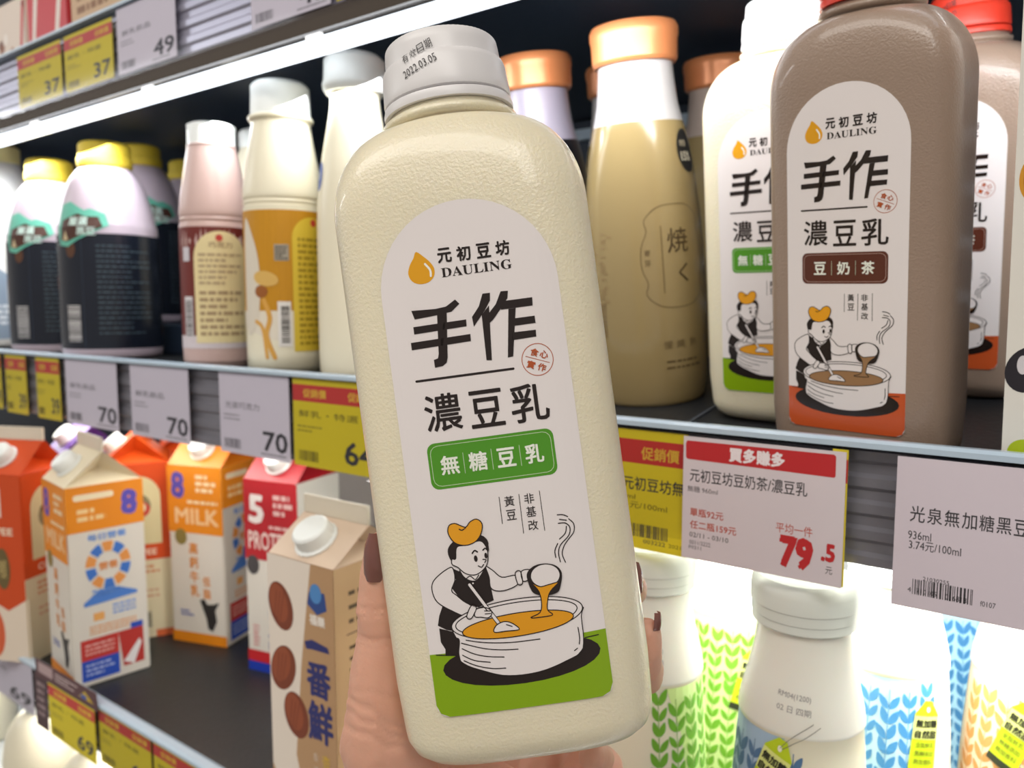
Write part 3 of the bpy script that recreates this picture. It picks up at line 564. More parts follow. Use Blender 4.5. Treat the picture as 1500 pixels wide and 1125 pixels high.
# ------------------------------------------------------------------ milk cartons
def carton(name, label, corner, rz, w, h, body, top, front=None, side=None, cap=True, capmat=None, capr=.0125, which='nr', roof=None, zb=Z_LOW, gh=.031):
    """front (-y) carries the sloping panel with the spout; +x is the gable end. corner = XY of a bottom corner"""
    c, s = math.cos(rz), math.sin(rz); hx = w/2
    ox, oy = {'nr': (hx, -hx), 'nl': (-hx, -hx), 'fr': (hx, hx)}[which]
    loc = Vector((corner[0]-(ox*c-oy*s), corner[1]-(ox*s+oy*c), zb+ZC))
    t = thing(name, label, 'carton', loc, rz)
    b = BOX(-hx, hx, -hx, hx, 0, h, bev=.0012); obj('body', b, body, t)
    bm = bmesh.new(); e = .0006; H = h+gh; i = .006
    B = [bm.verts.new(p) for p in ((-hx+e, -hx+e, h), (hx-e, -hx+e, h), (hx-e, hx-e, h), (-hx+e, hx-e, h))]
    T = [bm.verts.new(p) for p in ((-hx+e, -.0011, H), (hx-e, -.0011, H), (hx-e, .0011, H), (-hx+e, .0011, H))]
    I = [bm.verts.new((hx-.022, 0, h+gh*.42)), bm.verts.new((-hx+.022, 0, h+gh*.42))]
    for f in ((B[0], B[1], T[1], T[0]), (B[2], B[3], T[3], T[2]), (B[1], B[2], I[0]), (B[1], I[0], T[1]), (B[2], T[2], I[0]), (T[1], I[0], T[2]), (B[3], B[0], I[1]), (B[0], T[0], I[1]), (B[3], I[1], T[3]), (T[0], T[3], I[1]), (T[0], T[1], T[2], T[3])): bm.faces.new(f)
    bmesh.ops.recalc_face_normals(bm, faces=bm.faces[:]); obj('gable_top', bm, top, t)
    obj('top_seal', BOX(-hx+e, hx-e, -.0013, .0013, H, H+.014, bev=.0006), roof or M('carton_seal', 'd9cfbd', .4), t)
    if cap:
        n = Vector((0, -gh, hx)).normalized()
        cb = lathe([(0, capr*1.12), (.002, capr*1.15), (.003, capr), (.012, capr*.96), (.0135, capr*.85)], 40, ridge=.03)
        co = obj('spout_cap', cb, capmat or white, t, smooth=True, angle=40)
        co.location = Vector((0, -hx*.52, h+gh*.46)); co.rotation_euler = n.to_track_quat('Z', 'Y').to_euler()
    if front: front.build('front_print', on_plane(-hx-.0001), t, eps=8e-5)
    if side: side.build('side_print', on_right(hx+.0001), t, eps=8e-5)
    return t
cw = M('carton_white', 'dcd6cc', .4); co_ = M('carton_orange', 'e0821c', .4); cred = M('carton_red_orange', 'cf4a16', .4)
def milk8():
    h = .2; hx = .036; f = Art(); o = 'e58a17'; s = Art()
    f.rect(-hx, .125, hx, h, o, 1); f.rect(-hx, 0, hx, .012, o, 1); f.ell(-.020, .120, .008, .009, '8a7a40', 2)
    f.text('8', -.022, .178, .018, .030, '5b4fb0', 2, .04); f.greek(.002, .192, .028, .17, 3, 'f0d9ae', 2, .6); f.greek(-.01, .163, .03, .157, 1, 'f3dcb0', 2)
    f.text('MILK', .002, .144, .058, .018, 'f0c794', 2, .03)
    for i, ch in enumerate('高鈣牛乳'): f.text(ch, -.004, .108-i*.016, .012, .013, 'dd8a34', 2, .02)
    for i, ch in enumerate('低脂'): f.text(ch, .012, .072-i*.014, .010, .011, 'dd8a34', 2, .02)
    f.poly([(.002, .05), (.008, .052), (.012, .046), (.020, .047), (.028, .05), (.022, .040), (.024, .028), (.018, .016), (.012, .018), (.010, .03), (.006, .04)], '2d2a2a', 2)
    f.greek(-.024, .038, -.004, .030, 2, '4c62b0', 2)
    s.rect(-hx, .155, hx, h, o, 1); s.rect(-.029, .186, .008, .192, 'f3e3c0', 2, r=.0028); s.greek(-.026, .179, 0, .164, 2, 'f2cf95', 2, .6)
    s.text('8', .022, .178, .016, .026, '5b4fb0', 2, .05)
    s.text('每日營養', 0, .148, .036, .007, '6c96d8', 2, .02)
    for i in range(10):
        a0 = i*36+3; pts = [(.021*math.cos(math.radians(a0+t))*1.0, .118+.024*math.sin(math.radians(a0+t))) for t in (0, 8, 16, 24, 30)]
        pts += [(.012*math.cos(math.radians(a0+t)), .118+.014*math.sin(math.radians(a0+t))) for t in (30, 16, 0)]
        s.poly(pts, '3f74c8' if i % 2 else 'e0944c', 2)
    s.text('營養', 0, .118, .018, .008, 'd98a4c', 3, .02)
    s.greek(-.016, .096, .02, .088, 2, '6c96d8', 2); s.poly([(-.024, .080), (.026, .083), (.026, .086), (.008, .094), (-.010, .094), (-.024, .084)], '4f80d0', 2)
    s.rect(-.016, .072, -.006, .064, 'e6a860', 2); s.greek(.002, .078, .024, .066, 3, '7fa2dc', 2); s.greek(-.02, .060, .024, .050, 3, 'e0a878', 2, .6)
    s.rect(-.029, .026, .006, .047, 'c23a34', 2); s.rect(-.029, .005, .006, .026, '2b50b8', 2); s.poly([(.006, .047), (.030, .047), (.030, .010), (.010, .010)], 'b8342e', 2); s.rect(.018, .047, .030, .053, '2b50b8', 2)
    s.greek(-.025, .043, .002, .030, 3, 'e8b8b0', 3, .4); s.greek(-.025, .023, .002, .009, 3, 'b8c4e8', 3, .4); s.poly([(.010, .015), (.026, .035), (.028, .030), (.020, .010)], 'e6e2e2', 3)
    return f, s
f8, s8 = milk8()
p = at_z(110, 1012, Z_LOW); carton('milk_carton', 'orange and white milk carton with purple 8, at the front edge of lower shelf', (p.x, p.y), math.radians(-8), .072, .200, cw, M('carton_top_cream', 'e6d9bc', .4), f8, s8)
p = at_z(333, 949, Z_LOW); f8, s8 = milk8(); carton('milk_carton', 'orange and white milk carton with purple 8 and cow, standing farther back beside red carton', (p.x, p.y), math.radians(18), .072, .200, cw, co_, f8, s8)
# orange cartons
def cafe(front=True):
    f = Art(); h = .2; hx = .036; f.rect(-hx, 0, hx, .09, 'ded2b0', 1); f.rect(-hx, .09, hx, .108, 'cf4a16', 2)
    f.poly([(-.024, .108), (.024, .108)]+[(.024*math.cos(t*math.pi/12), .162+.024*math.sin(t*math.pi/12)) for t in range(13)], 'd6cb9e', 2)
    f.ell(0, .152, .014, .014, '8a8060', 3); f.ell(.003, .148, .010, .009, 'c8453a', 4); f.ell(-.002, .160, .009, .005, '3c3a34', 4); f.ell(.003, .150, .006, .006, 'ded2b0', 5)
    f.text('COFFEE', 0, .099, .036, .007, 'f2d8c0', 3, .02); f.greek(-.02, .085, .02, .068, 3, 'd0855a', 2, .5); f.greek(-.02, .058, .02, .045, 2, 'd0a080', 2, .4); f.bars(-.002, .012, .010, .03, '3c3c38', 2); f.rect(.014, 0, hx, .008, 'd8683a', 2)
    return f
def latte():
    f = Art(); hx = .036; f.poly([(-.026, .155), (.008, .155), (.008, .185), (.002, .196), (-.009, .200), (-.020, .196), (-.026, .185)], 'f0d8cc', 1, 0); f.greek(-.02, .19, .003, .162, 4, '4a4038', 2, .5)
    f.text('COFFEE', -.004, .140, .05, .008, 'f3e2c8', 1, .02); f.poly([(-hx, .0), (hx, 0), (hx, .07), (.01, .055), (-.02, .07), (-hx, .14)], 'e6d6c4', 1); f.ell(-.008, .03, .012, .026, 'd5603a', 2); f.ell(.006, .100, .009, .022, '6b5a34', 2); f.text('特調', .006, .100, .008, .02, 'd6c080', 3)
    return f
p = at_z(46, 972, Z_LOW); carton('milk_carton', 'red-orange coffee carton with white cap at far left of lower shelf', (p.x, p.y), math.radians(24), .068, .20, cred, cred, latte(), cafe())
p = at_z(248, 936, Z_LOW); carton('milk_carton', 'red-orange coffee carton with arched cream picture, right behind the frontmost 8 carton', (p.x-.008, p.y+.014), math.radians(-30), .070, .20, cred, M('orange_top', 'dc5a1c', .4), latte(), cafe(), which='fr')
p = at_z(274, 920, Z_LOW); carton('milk_carton', 'red-orange carton in shade between arched coffee carton and rear 8 carton', (p.x-.035, p.y+.075), math.radians(-30), .070, .20, cred, cred, latte(), cafe(), which='fr')
f = Art(); f.rect(-.036, 0, .036, .16, '7a56a8', 1); f.greek(-.02, .15, .02, .09, 4, 'c8b4dc', 2)
p = at_z(44, 968, Z_LOW); carton('milk_carton', 'purple milk carton with white cap behind the leftmost coffee carton', (p.x-.075, p.y+.075), math.radians(-12), .07, .20, M('carton_purple', '6f4aa0', .4), M('carton_purple', '6f4aa0', .4), f)
# red protein carton
f = Art(); hx = .034; f.rect(-hx, .118, hx, .2, 'b5202a', 1); f.text('5', -.018, .170, .020, .030, 'efe6e2', 2, .04); f.greek(.004, .188, .028, .164, 3, 'e0b8b4', 2, .6); f.greek(-.002, .156, .03, .150, 1, 'e0b8b4', 2)
f.text('PROTEIN', 0, .138, .058, .019, 'e6cfc8', 2, .02); f.ell(-.024, .112, .008, .010, '4a4648', 2)
for i, ch in enumerate('優質蛋白牛乳'): f.text(ch, -.001, .104-i*.0135, .009, .0115, '2b46a4', 2, .03)
f.rect(-hx, 0, hx, .018, '1d3aa8', 1); f.rect(-hx, .010, hx, .022, 'c2262c', 2); f.text('高', -.0, .034, .013, .018, '2b46a4', 2, .05); f.greek(-.026, .05, -.018, .026, 6, 'd08080', 2, .5)
p = at_z(365, 979, Z_LOW); carton('milk_carton', 'red and white protein milk carton with large 5', (p.x, p.y), math.radians(12), .068, .2, cw, M('carton_red', 'a81c26', .4), f, None, which='nl')
# almond carton in front
f = Art(); hx = .035; tan = 'b9936c'; f.rect(-hx, 0, hx, .195, 'd9b394', 1); f.poly([(-hx, .195), (-hx, .10), (-hx, .03), (-.012, 0), (.006, 0), (-.008, .05), (.0, .12), (.012, .195)], 'e9ddd0', 2)
f.poly([(.012, .195), (.0, .12), (-.008, .05), (.006, 0), (hx, 0), (hx, .195)], tan, 2)
f.poly([(-hx, 0), (-.014, 0), (-hx, .035)], tan, 3)
for x, y, rx, ry, r in ((-.021, .158, .013, .018, 20), (-.020, .112, .013, .018, -25), (-.007, .080, .013, .017, 15)):
    f.ell(x, y, rx, ry, '7c3a22', 4, r); f.ell(x-.002, y+.002, rx*.72, ry*.8, '954a2c', 4.5, r)
    for k in (-1, 0, 1): f.stroke([(x+k*.003-.004, y-ry*.6), (x+k*.004, y+ry*.6)], .0006, '6a2c18', 5, smooth=0)
nv = '2c2f6e'
f.poly([(.010, .175), (.026, .177), (.028, .165), (.018, .160), (.008, .166)], '2c4a8c', 4); f.ell(.017, .175, .006, .007, '4f8ac8', 5); f.text('福樂', .018, .156, .016, .008, 'efe6dc', 5, .04)
f.poly([(.004, .138), (.012, .141), (.028, .139), (.030, .135), (.012, .134), (.006, .133)], nv, 5)
f.text('番', .018, .113, .025, .026, nv, 5, .03); f.text('鮮', .019, .082, .026, .030, nv, 5, .03)
for i, ch in enumerate('杏仁牛奶'): f.text(ch, .024, .055-i*.011, .008, .009, 'd8b440', 5, .01)
for i, ch in enumerate('香濃滑順'): f.text(ch, .013, .055-i*.010, .005, .006, 'dccbb8', 5)
s = Art(); s.rect(-hx, 0, hx, .195, 'c5a078', 1); s.greek(-.022, .18, .02, .15, 3, '5a4430', 2, .3); s.stroke([(-.024, .146), (.02, .146)], .0008, '4a3424', 2); s.greek(-.022, .14, .015, .10, 5, '5a4430', 2, .3)
p = at_z(488, 836, Z_LOW+.195); carton('milk_carton', 'tan almond milk carton with three brown nuts, beside the thumb', (p.x, p.y), math.radians(1), .070, .195, M('carton_tan', 'caa680', .4), M('carton_top_tan', 'dac3ad', .35), f, s, capr=.0145, gh=.023)
p = at_y(470, 740, .60); f = Art(); f.rect(-.035, 0, .035, .12, '9a4a68', 1)
carton('milk_carton', 'grey topped carton with pink panels behind the almond carton', (p.x, .60), math.radians(-20), .07, .2, M('carton_grey', 'a59c98', .4), M('carton_grey_top', 'b8b2ae', .4), f, None)
# white carton at the right edge
f = Art(); hx = .035; f.rect(-hx, 0, hx, .21, 'e8e4dc', 1); f.ell(-.029, .133, .0045, .0085, 'd8962c', 2); f.ell(-.029, .133, .003, .006, 'b86a1c', 3); f.ell(-.027, .056, .008, .010, '26222a', 2, -20); f.ell(-.029, .058, .002, .004, 'd8d4d8', 3)
f.ell(-.027, .020, .006, .006, 'b4c81e', 2); f.text('黑豆漿', .006, .09, .012, .004, '9a948a', 2)
p = at_y(1466, 640, .385); carton('milk_carton', 'white black-bean milk carton at the right edge of middle shelf', (p.x, p.y), math.radians(2), .070, .215, M('carton_bright', 'e8e4dc', .4), M('carton_bright', 'e8e4dc', .4), f, None, which='nl', zb=0, gh=.03).matrix_world = on_slope(p.x+.035, .43)

# ------------------------------------------------------------------ leaf patterned milk bottles on the lower shelf, right
JP = [(0, .031), (.003, .0345), (.012, .036), (.07, .0355), (.12, .0335), (.150, .0315), (.1615, .0305), (.163, .0313), (.1645, .0312), (.170, .0305), (.180, .0283), (.190, .0258), (.200, .0238), (.208, .0230), (.216, .0228)]
jb = M('yogurt_milk', 'f0ead2', .3, sss=.15); jn = M('milk_neck', 'eeece2', .3, sss=.15); jc = M('frosted_cap', 'dfe3dc', .25, spec=.6)
def leaf_art(dk, lt, seed, flip=1, x0=-.036, x1=.012):
    rnd = random.Random(seed); a = Art(); top = .1612
    edge = [(x0, top), (x1+.014, top), (x1+.004, .135), (x1, .105), (x1+.003, .07), (x1-.010, .045), (x1-.018, .02), (x0, .02)]
    a.poly([(x*flip, y) for x, y in edge], lt, 1, smooth=0)
    def leaf(x, y, l, ang, c, w=.27):
        ca, sa = math.cos(ang), math.sin(ang); P = []
        for t, s in ((0, 0), (.25, .8), (.5, 1), (.75, .7), (1, 0), (.75, -.7), (.5, -1), (.25, -.8)): u, v = t*l, s*l*w/2*1.6; P.append(((x+u*ca-v*sa)*flip, y+u*sa+v*ca))
        a.poly(P, c, 2, smooth=2)
    n = int((x1+.012-x0)/.0118)
    for i in range(n+1):
        bx = x0+.006+i*.0118; a.stroke([(bx*flip, .025), ((bx+.002)*flip, .09), ((bx+.004)*flip, .155)], .0005, dk, 1.5, caps=False)
        y = .028+rnd.random()*.005
        while y < .152:
            xx = bx+.004*(y-.025)/.13; l = .0098*rnd.uniform(.85, 1.1); leaf(xx+.0006, y, l, math.radians(rnd.uniform(54, 72)), dk); leaf(xx-.0006, y, l, math.radians(180-rnd.uniform(54, 72)), dk); y += .0088
    return a
def swing(t, u, v, fn, w=.0165, h=.044, rot=-.12):
    b = Art(); g = 'c3d81e'; y = '' ; c, s = math.cos(rot), math.sin(rot); T = lambda x, z: (u+x*c-z*s, v+x*s+z*c)
    hw = w/2; P = [(-hw, -h/2), (hw, -h/2), (hw, h*.32), (hw*.3, h/2), (-hw*.3, h/2), (-hw, h*.32)]
    b.poly([T(*p_) for p_ in P], g, 4); b.poly([T(*p_) for p_ in [(-hw, 0), (hw, 0), (hw, h*.30), (-hw, h*.30)]], 'e6ec8e', 5); b.poly([T(*p_) for p_ in [(-hw, -h/2), (hw, -h/2), (hw, -h*.4), (-hw, -h*.4)]], '2d3420', 5)
    b.ell(*T(0, h*.39), .0012, .0016, 'f0eeda', 6)
    for r_, (wd, zz) in enumerate((('無加糖', .21), ('自然甜', .07))): b.text(wd, *T(0, h*zz), w*.86, .0048, '23261a', 7, .03, rot=math.degrees(rot))
    for i, wd in enumerate(('全脂鮮乳', '無糖添加', '無加香料')): b.text(wd, *T(0, -h*(.07+.11*i)), w*.7, .0030, '3c4420', 7, .0, rot=math.degrees(rot))
    for dx in (0, .004): b.stroke([T(0+dx*.3, h*.4), T(dx+.004, h*.62), T(dx+.011, h*.85)], .0003, '6a6a60', 6)
    return b.build('swing_tag', fn, t, du=.004, eps=1.6e-4)
def jug(label, px, d, dk, lt, seed, flip=1, x0=-.036, x1=.012, turn=0, tg=None):
    r = at_z(px, d, Z_LOW+.163); r = Vector((r.x, r.y, 0)); r = r*(1+.031/r.length); loc = Vector((r.x, r.y, ZC+Z_LOW))
    t = thing('leaf_milk_bottle', label, 'bottle', loc, math.atan2(-r.x, r.y)+turn, 'leaf patterned milk bottles on the lower shelf')
    bm = lathe(JP, 72)
    for f_ in bm.faces: f_.material_index = 1 if f_.calc_center_median().z > .1635 else 0
    obj('body', bm, [jb, jn], t, smooth=True, angle=50)
    obj('cap', lathe([(.2115, .0245), (.2125, .0258), (.2165, .0256), (.217, .0262), (.222, .0262), (.2225, .0268), (.230, .0268), (.2335, .0262), (.2352, .0245), (.2360, .0235), (.2350, .0220), (.2346, .010), (.2346, .002)], 72), jc, t, smooth=True, angle=45)
    fn = on_lathe(JP); leaf_art(dk, lt, seed, flip, x0, x1).build('leaf_print', fn, t, du=.005, dv=.012, eps=1.2e-4)
    a = Art(); a.text('RM04(1200)', -.004, .182, .020, .0034, '8f8c8c', 1, rot=-3); a.text('02 日 四期', -.004, .176, .020, .0034, '8f8c8c', 1, rot=-3); a.build('date_stamp', fn, t, du=.004, dv=.004, eps=1e-4)
    if tg: swing(t, tg[0], tg[1], fn, rot=tg[2])
    return t
gd, gl, bd, bl, od, ol = '6fae2c', 'd2ec9a', '4a8fc4', 'b9dfee', 'd39a58', 'f0dcc0'
jug('milk bottle with green leaves right beside the fingertips', 950, 1005, gd, gl, 1, -1, -.048, -.022, turn=.1)
jug('milk bottle with green leaves and lime tag, in the row behind', 1074, 907, gd, gl, 2, 1, -.045, .022, tg=(.012, .122, -.25))
jug('frontmost milk bottle with large frosted cap and steel-blue leaves', 1171, 1083, '54789f', 'a9c3da', 3, 1, -.060, -.022, tg=(-.016, .140, -.35))
jug('milk bottle with sky-blue leaves and upright lime tag under price label gap', 1304, 990, bd, bl, 4, 1, -.045, .012, turn=0, tg=(.022, .128, -.12))
jug('milk bottle with deep blue leaves half behind the large white price label', 1388, 890, '3f7fb4', 'a8d4e8', 5, -1, -.045, .0, turn=0)
jug('milk bottle with orange leaves and tilted lime tag at bottom right', 1510, 1010, od, ol, 6, 1, -.045, -.012, tg=(-.006, .135, -.35))

# ------------------------------------------------------------------ price tags
def ptag(label, x0, x1, y0, y1, Y, z_top, z_bot, color, art=None, tilt=0, name='price_tag', pxmode=True):
    """x0,x1: pixel columns of its edges along the rail"""
    zm = (z_top+z_bot)/2; X0 = XYz(x0, Y, zm); X1 = XYz(x1, Y, zm)
    t = thing(name, label, 'price tag', (X0, Y, ZC+z_bot), 0, 'price tags in the shelf rails')
    w, h = X1-X0, z_top-z_bot
    obj('card', BOX(0, w, 0, .0004, 0, h), ink(color, .5), t)
    if art: a = Art(); art(a, w, h); a.build('printing', on_plane(0), t, eps=7e-5)
    if tilt: t.rotation_euler = (0, tilt, 0)
    return t
BK = '3a383c'
def plain(num, w_=.34, name='鮮乳飲品', nx=.80):
    def f(a, w, h):
        a.text(name, w*.34, h*.60, w*.5, h*.085, '6a676c', 1); a.greek(w*.06, h*.50, w*.3, h*.40, 2, '9a969c', 1, .4); a.bars(w*.06, h*.06, w*.3, h*.18, '6a676c', 1)
        a.text(num, w*nx, h*.21, w*w_, h*.24, BK, 1, .02); a.greek(w*.6, h*.075, w*.95, h*.035, 1, '8a868c', 1, .5)
    return f
def promo(num, word='促銷價', w_=.34):
    def f(a, w, h):
        a.rect(0, h*.74, w, h*.93, 'c93a34', 1); a.text(word, w*.27, h*.835, w*.28, h*.10, 'ecc040', 2, .02); a.text(word, w*.80, h*.835, w*.28, h*.10, 'ecc040', 2, .02)
        a.text('鮮乳・特選', w*.42, h*.60, w*.7, h*.08, '5c5318', 1); a.greek(w*.05, h*.48, w*.35, h*.38, 2, '9a8c20', 1, .4); a.bars(w*.06, h*.06, w*.3, h*.18, '6a611c', 1)
        a.text(num, w*.78, h*.22, w*w_, h*.26, BK, 1, .02)
    return f
YE, WT = 'dbc820', 'dcd5de'
Yt = .3742
g = YR+.0012
ptag('yellow price tag reading 37 at far left of the upper rail', 27, 90, 0, 0, g, .258, .206, YE, promo('37'))
ptag('yellow price tag reading 37 beside the white one in the upper rail', 95, 165, 0, 0, g, .258, .206, YE, promo('37'))
ptag('white price tag reading 49 in the upper rail under the light glare', 172, 257, 0, 0, g, .262, .206, WT, plain('49'))
ptag('white price tag reading 47 in the upper rail above the cream bottles', 367, 483, 0, 0, g, .262, .206, WT, plain('47'))
ptag('yellow price tag in the upper rail above the held bottle', 492, 640, 0, 0, g, .262, .206, YE, promo('35'))
zt, zb_ = -.0525, -.1185
ptag('red headed yellow tag cut by the left edge of the middle rail', -20, 2, 0, 0, g, zt, zb_+.002, YE, promo('39'))
ptag('narrow yellow price tag, leftmost whole one in the middle rail', 9, 39, 0, 0, g, zt, zb_, YE, promo('39'))
ptag('narrow yellow price tag beside the white 70 tags in the middle rail', 54, 88, 0, 0, g, zt, zb_, YE, promo('39'))
ptag('white price tag reading 70 next to narrow yellow tag', 97, 172, 0, 0, g, zt, zb_, WT, plain('70'))
ptag('white price tag reading 70, second of the three', 192, 277, 0, 0, g, zt, zb_, WT, plain('70'))
ptag('white price tag reading 70 beside the yellow 64 tag', 322, 424, 0, 0, g, zt, zb_, WT, plain('70', name='光泉巧克力'))
ptag('yellow price tag reading 64 beside the held bottle', 430, 556, 0, 0, g, zt, zb_, YE, promo('64'))
def cj(a, w, h):
    a.rect(0, h*.72, w, h*.92, 'c8342c', 1); a.text('促銷價', w*.76, h*.81, w*.34, h*.11, 'e6b83c', 2, .02)
    a.text('元初豆坊無', w*.70, h*.55, w*.56, h*.115, BK, 1, .01); a.text('元/100ml', w*.66, h*.365, w*.34, h*.055, '5c5318', 1)
    a.text('ml', w*.5, h*.435, w*.08, h*.04, '5c5318', 1); a.bars(w*.42, h*.10, w*.83, h*.21, BK, 1); a.text('003222', w*.72, h*.07, w*.2, h*.035, BK, 1); a.text('20211', w*.92, h*.07, w*.14, h*.03, '5c5318', 1)
ptag('yellow promotion tag half hidden behind the large white and red tag', 850, 1006, 0, 0, g, -.0655, -.1305, 'e0cc1e', cj)
# the two large loose tags in front of the rail
def buy(a, w, h):
    D = .3725
    def U(px, py): v_ = at_y(px, py, D); return (v_.x-X0, v_.z-Z0)
    def T(s, px, py, wp, hp, c, L=1, bold=0):
        u, v_ = U(px, py); kx = U(px+wp/2, py)[0]-U(px-wp/2, py)[0]; kz = U(px, py-hp/2)[1]-U(px, py+hp/2)[1]; a.text(s, u, v_, kx, kz, c, L, bold)
    R_ = 'c0272d'
    a.poly([U(*p_) for p_ in ((1005, 649), (1007, 645), (1222, 666), (1225, 669), (1224, 698), (1222, 700), (1007, 672), (1005, 669))], R_, 1)
    T('買多賺多', 1108, 670, 82, 22, 'f2e6ea', 2, .045)
    T('元初豆坊豆奶茶/濃豆乳', 1093, 706, 172, 20, BK, 1, .004); T('無糖 960ml', 1029, 718, 44, 9, '5a565c')
    T('單瓶92元', 1035, 753, 49, 12, 'c0462e', 1, .01); T('任二瓶159元', 1044, 773, 68, 12, 'c0462e', 1, .01); T('02/11 - 03/10', 1038, 787, 57, 7, '4a464c'); T('0011/3222', 1025, 796, 31, 6, '6a666c'); T('P0211', 1018, 802, 18, 5, '6a666c')
    T('平均一件', 1163, 776, 54, 15, 'c0462e'); T('79', 1166, 810, 50, 48, R_, 2, .055); T('.5', 1213, 810, 21, 27, R_, 2, .045); T('元', 1214, 836, 10, 11, BK)
Z0 = -.1290; X0 = XYz(1000, .3725, (Z0-.0655)/2)
obj_t = ptag('large white and red tag reading 79.5 below the brown banner bottle', 1000, 1236, 0, 0, .3725, -.0655, Z0, 'd9ced4', buy)
ptag('edge of a yellow tag peeping out behind the white and red 79.5 tag', 1216, 1239, 0, 0, .3731, -.0645, Z0+.0005, 'd9c52c', lambda a, w, h: a.rect(0, h*.76, w, h*.93, 'c0272d', 1))
def kb(a, w, h):
    def U(px, py): v_ = at_y(px, py, .3715); return (v_.x-X0, v_.z-Z0)
    def T(s, px, py, wp, hp, c=BK, L=1, bold=0):
        u, v_ = U(px, py); kx = U(px+wp/2, py)[0]-U(px-wp/2, py)[0]; kz = U(px, py-hp/2)[1]-U(px, py+hp/2)[1]; a.text(s, u, v_, kx, kz, c, L, bold)
    for i, ch in enumerate('光泉無加糖黑豆漿'): T(ch, 1344+i*25.4, 753+i*3.5, 22, 24, BK, 1, .004)
    T('936ml', 1347, 785, 34, 12); T('3.74元/100ml', 1369, 803, 77, 14)
    u0 = U(1337, 846); u1 = U(1423, 883); a.bars(u0[0], U(1337, 870)[1], u1[0], u0[1]-.0005, BK, 1)
    T('21030255', 1371, 851, 39, 6); T('4', 1332, 863, 5, 7); T('710105', 1357, 868, 30, 7); T('016818', 1400, 877, 32, 8); T('f0107', 1447, 886, 23, 8); T('7', 1512, 880, 22, 44, '2a282c', 1, .04)
Z0 = -.131; X0 = XYz(1310, .3715, (Z0-.0645)/2)
ptag('large white price tag naming black bean milk at the right', 1310, 1600, 0, 0, .3715, -.0645, Z0, 'd3c8d2', kb)
# lower rail
gl_ = .334+.0012; zt, zb_ = -.370, -.424
ptag('white price tag reading 69 in the lower rail at far left', -40, 48, 0, 0, gl_, zt, zb_, WT, plain('69'))
t = ptag('yellow price tag reading 69 with dark header card in the lower rail', 72, 140, 0, 0, gl_-.003, zt-.002, zb_-.004, YE, promo('69'))
def hd(a, w, h):
    a.rect(w*.05, h*.3, w*.3, h*.9, 'b49a9c', 1, r=.001); a.greek(w*.34, h*.8, w*.7, h*.3, 3, 'd6c0c0', 1, .5); a.poly([(w*.72, h*.3), (w*.82, h*.75), (w*.95, h*.3)], 'c8a82c', 1); a.ell(w*.8, h*.4, w*.05, h*.12, '3c5aa8', 2)
ptag('dark promotion header card clipped above the yellow 69 tag', 52, 142, 0, 0, gl_-.0045, zt+.016, zt-.002, '5c3a40', hd, name='header_card')
ptag('dark side strip card to the left of the yellow 69 tag', 52, 70, 0, 0, gl_-.003, zt-.002, zb_-.004, '4a3038', lambda a, w, h: a.greek(w*.2, h*.9, w*.9, h*.2, 5, '9a8488', 1), name='header_card')
ptag('yellow price tag right of the yellow 69 tag in the lower rail', 146, 222, 0, 0, gl_, zt, zb_, YE, promo('65'))
ptag('last yellow price tag toward the right of the lower rail', 226, 312, 0, 0, gl_, zt, zb_, YE, promo('65'))

# ------------------------------------------------------------------ packages above the upper shelf, far left
def pack(label, x0, x1, Y, h, art, col):
    X0_, X1_ = XY(x0, Y), XY(x1, Y); w = X1_-X0_; t = thing('snack_box', label, 'package', (X0_, Y, ZC+Z_UP_T-.0199), 0)
    obj('box', BOX(0, w, 0, .05, 0, h, bev=.002), col, t); a = Art(); art(a, w, h); a.build('printing', on_plane(-.0001), t, eps=1e-4); return t
def pk1(a, w, h):
    a.rect(w*.03, 0.002, w*.97, h*.97, 'e3d3c6', 1); random.seed(3)
    for i in range(16): a.ell(w*random.uniform(.08, .7), h*random.uniform(.1, .6), w*.06, h*.05, random.choice(('8a5030', 'b07850', 'f2e8e0', '6c3a24')), 2+i*.05, random.uniform(0, 90), 12)
    a.stroke([(w*.75, h*.02), (w*.85, h*.3), (w*.95, h*.9)], .006, 'c94048', 3)
def pk2(a, w, h):
    a.rect(w*.02, 0.002, w*.98, h*.97, 'c83a44', 1); a.poly([(w*.05, 0.003), (w*.2, h*.9), (w*.3, h*.9), (w*.13, 0.003)], 'e8dcd4', 2); a.poly([(w*.6, 0.003), (w*.8, h*.9), (w*.9, h*.9), (w*.7, 0.003)], 'e8dcd4', 2)
pack('cream box with scattered chocolate pictures on the upper shelf', 5, 62, .40, .09, pk1, M('box_cream', 'e0d0c4', .4))
pack('red box with white stripes on the upper shelf', 64, 122, .40, .09, pk2, M('box_red', 'c03a42', .4))
pack('green edged box at far left of the upper shelf', -60, 2, .40, .09, lambda a, w, h: (a.rect(w*.02, .002, w*.98, h*.97, '3f9a4c', 1), a.rect(w*.1, h*.1, w*.9, h*.8, 'dfe8d8', 2)), M('box_green', '3f9a4c', .4))
pack('tan biscuit box right of the red striped one on the upper shelf', 126, 235, .40, .08, lambda a, w, h: (a.rect(w*.02, .002, w*.98, h*.97, 'c9a886', 1), a.greek(w*.1, h*.8, w*.8, h*.2, 4, '8a6040', 2)), M('box_tan', 'c8a684', .4))
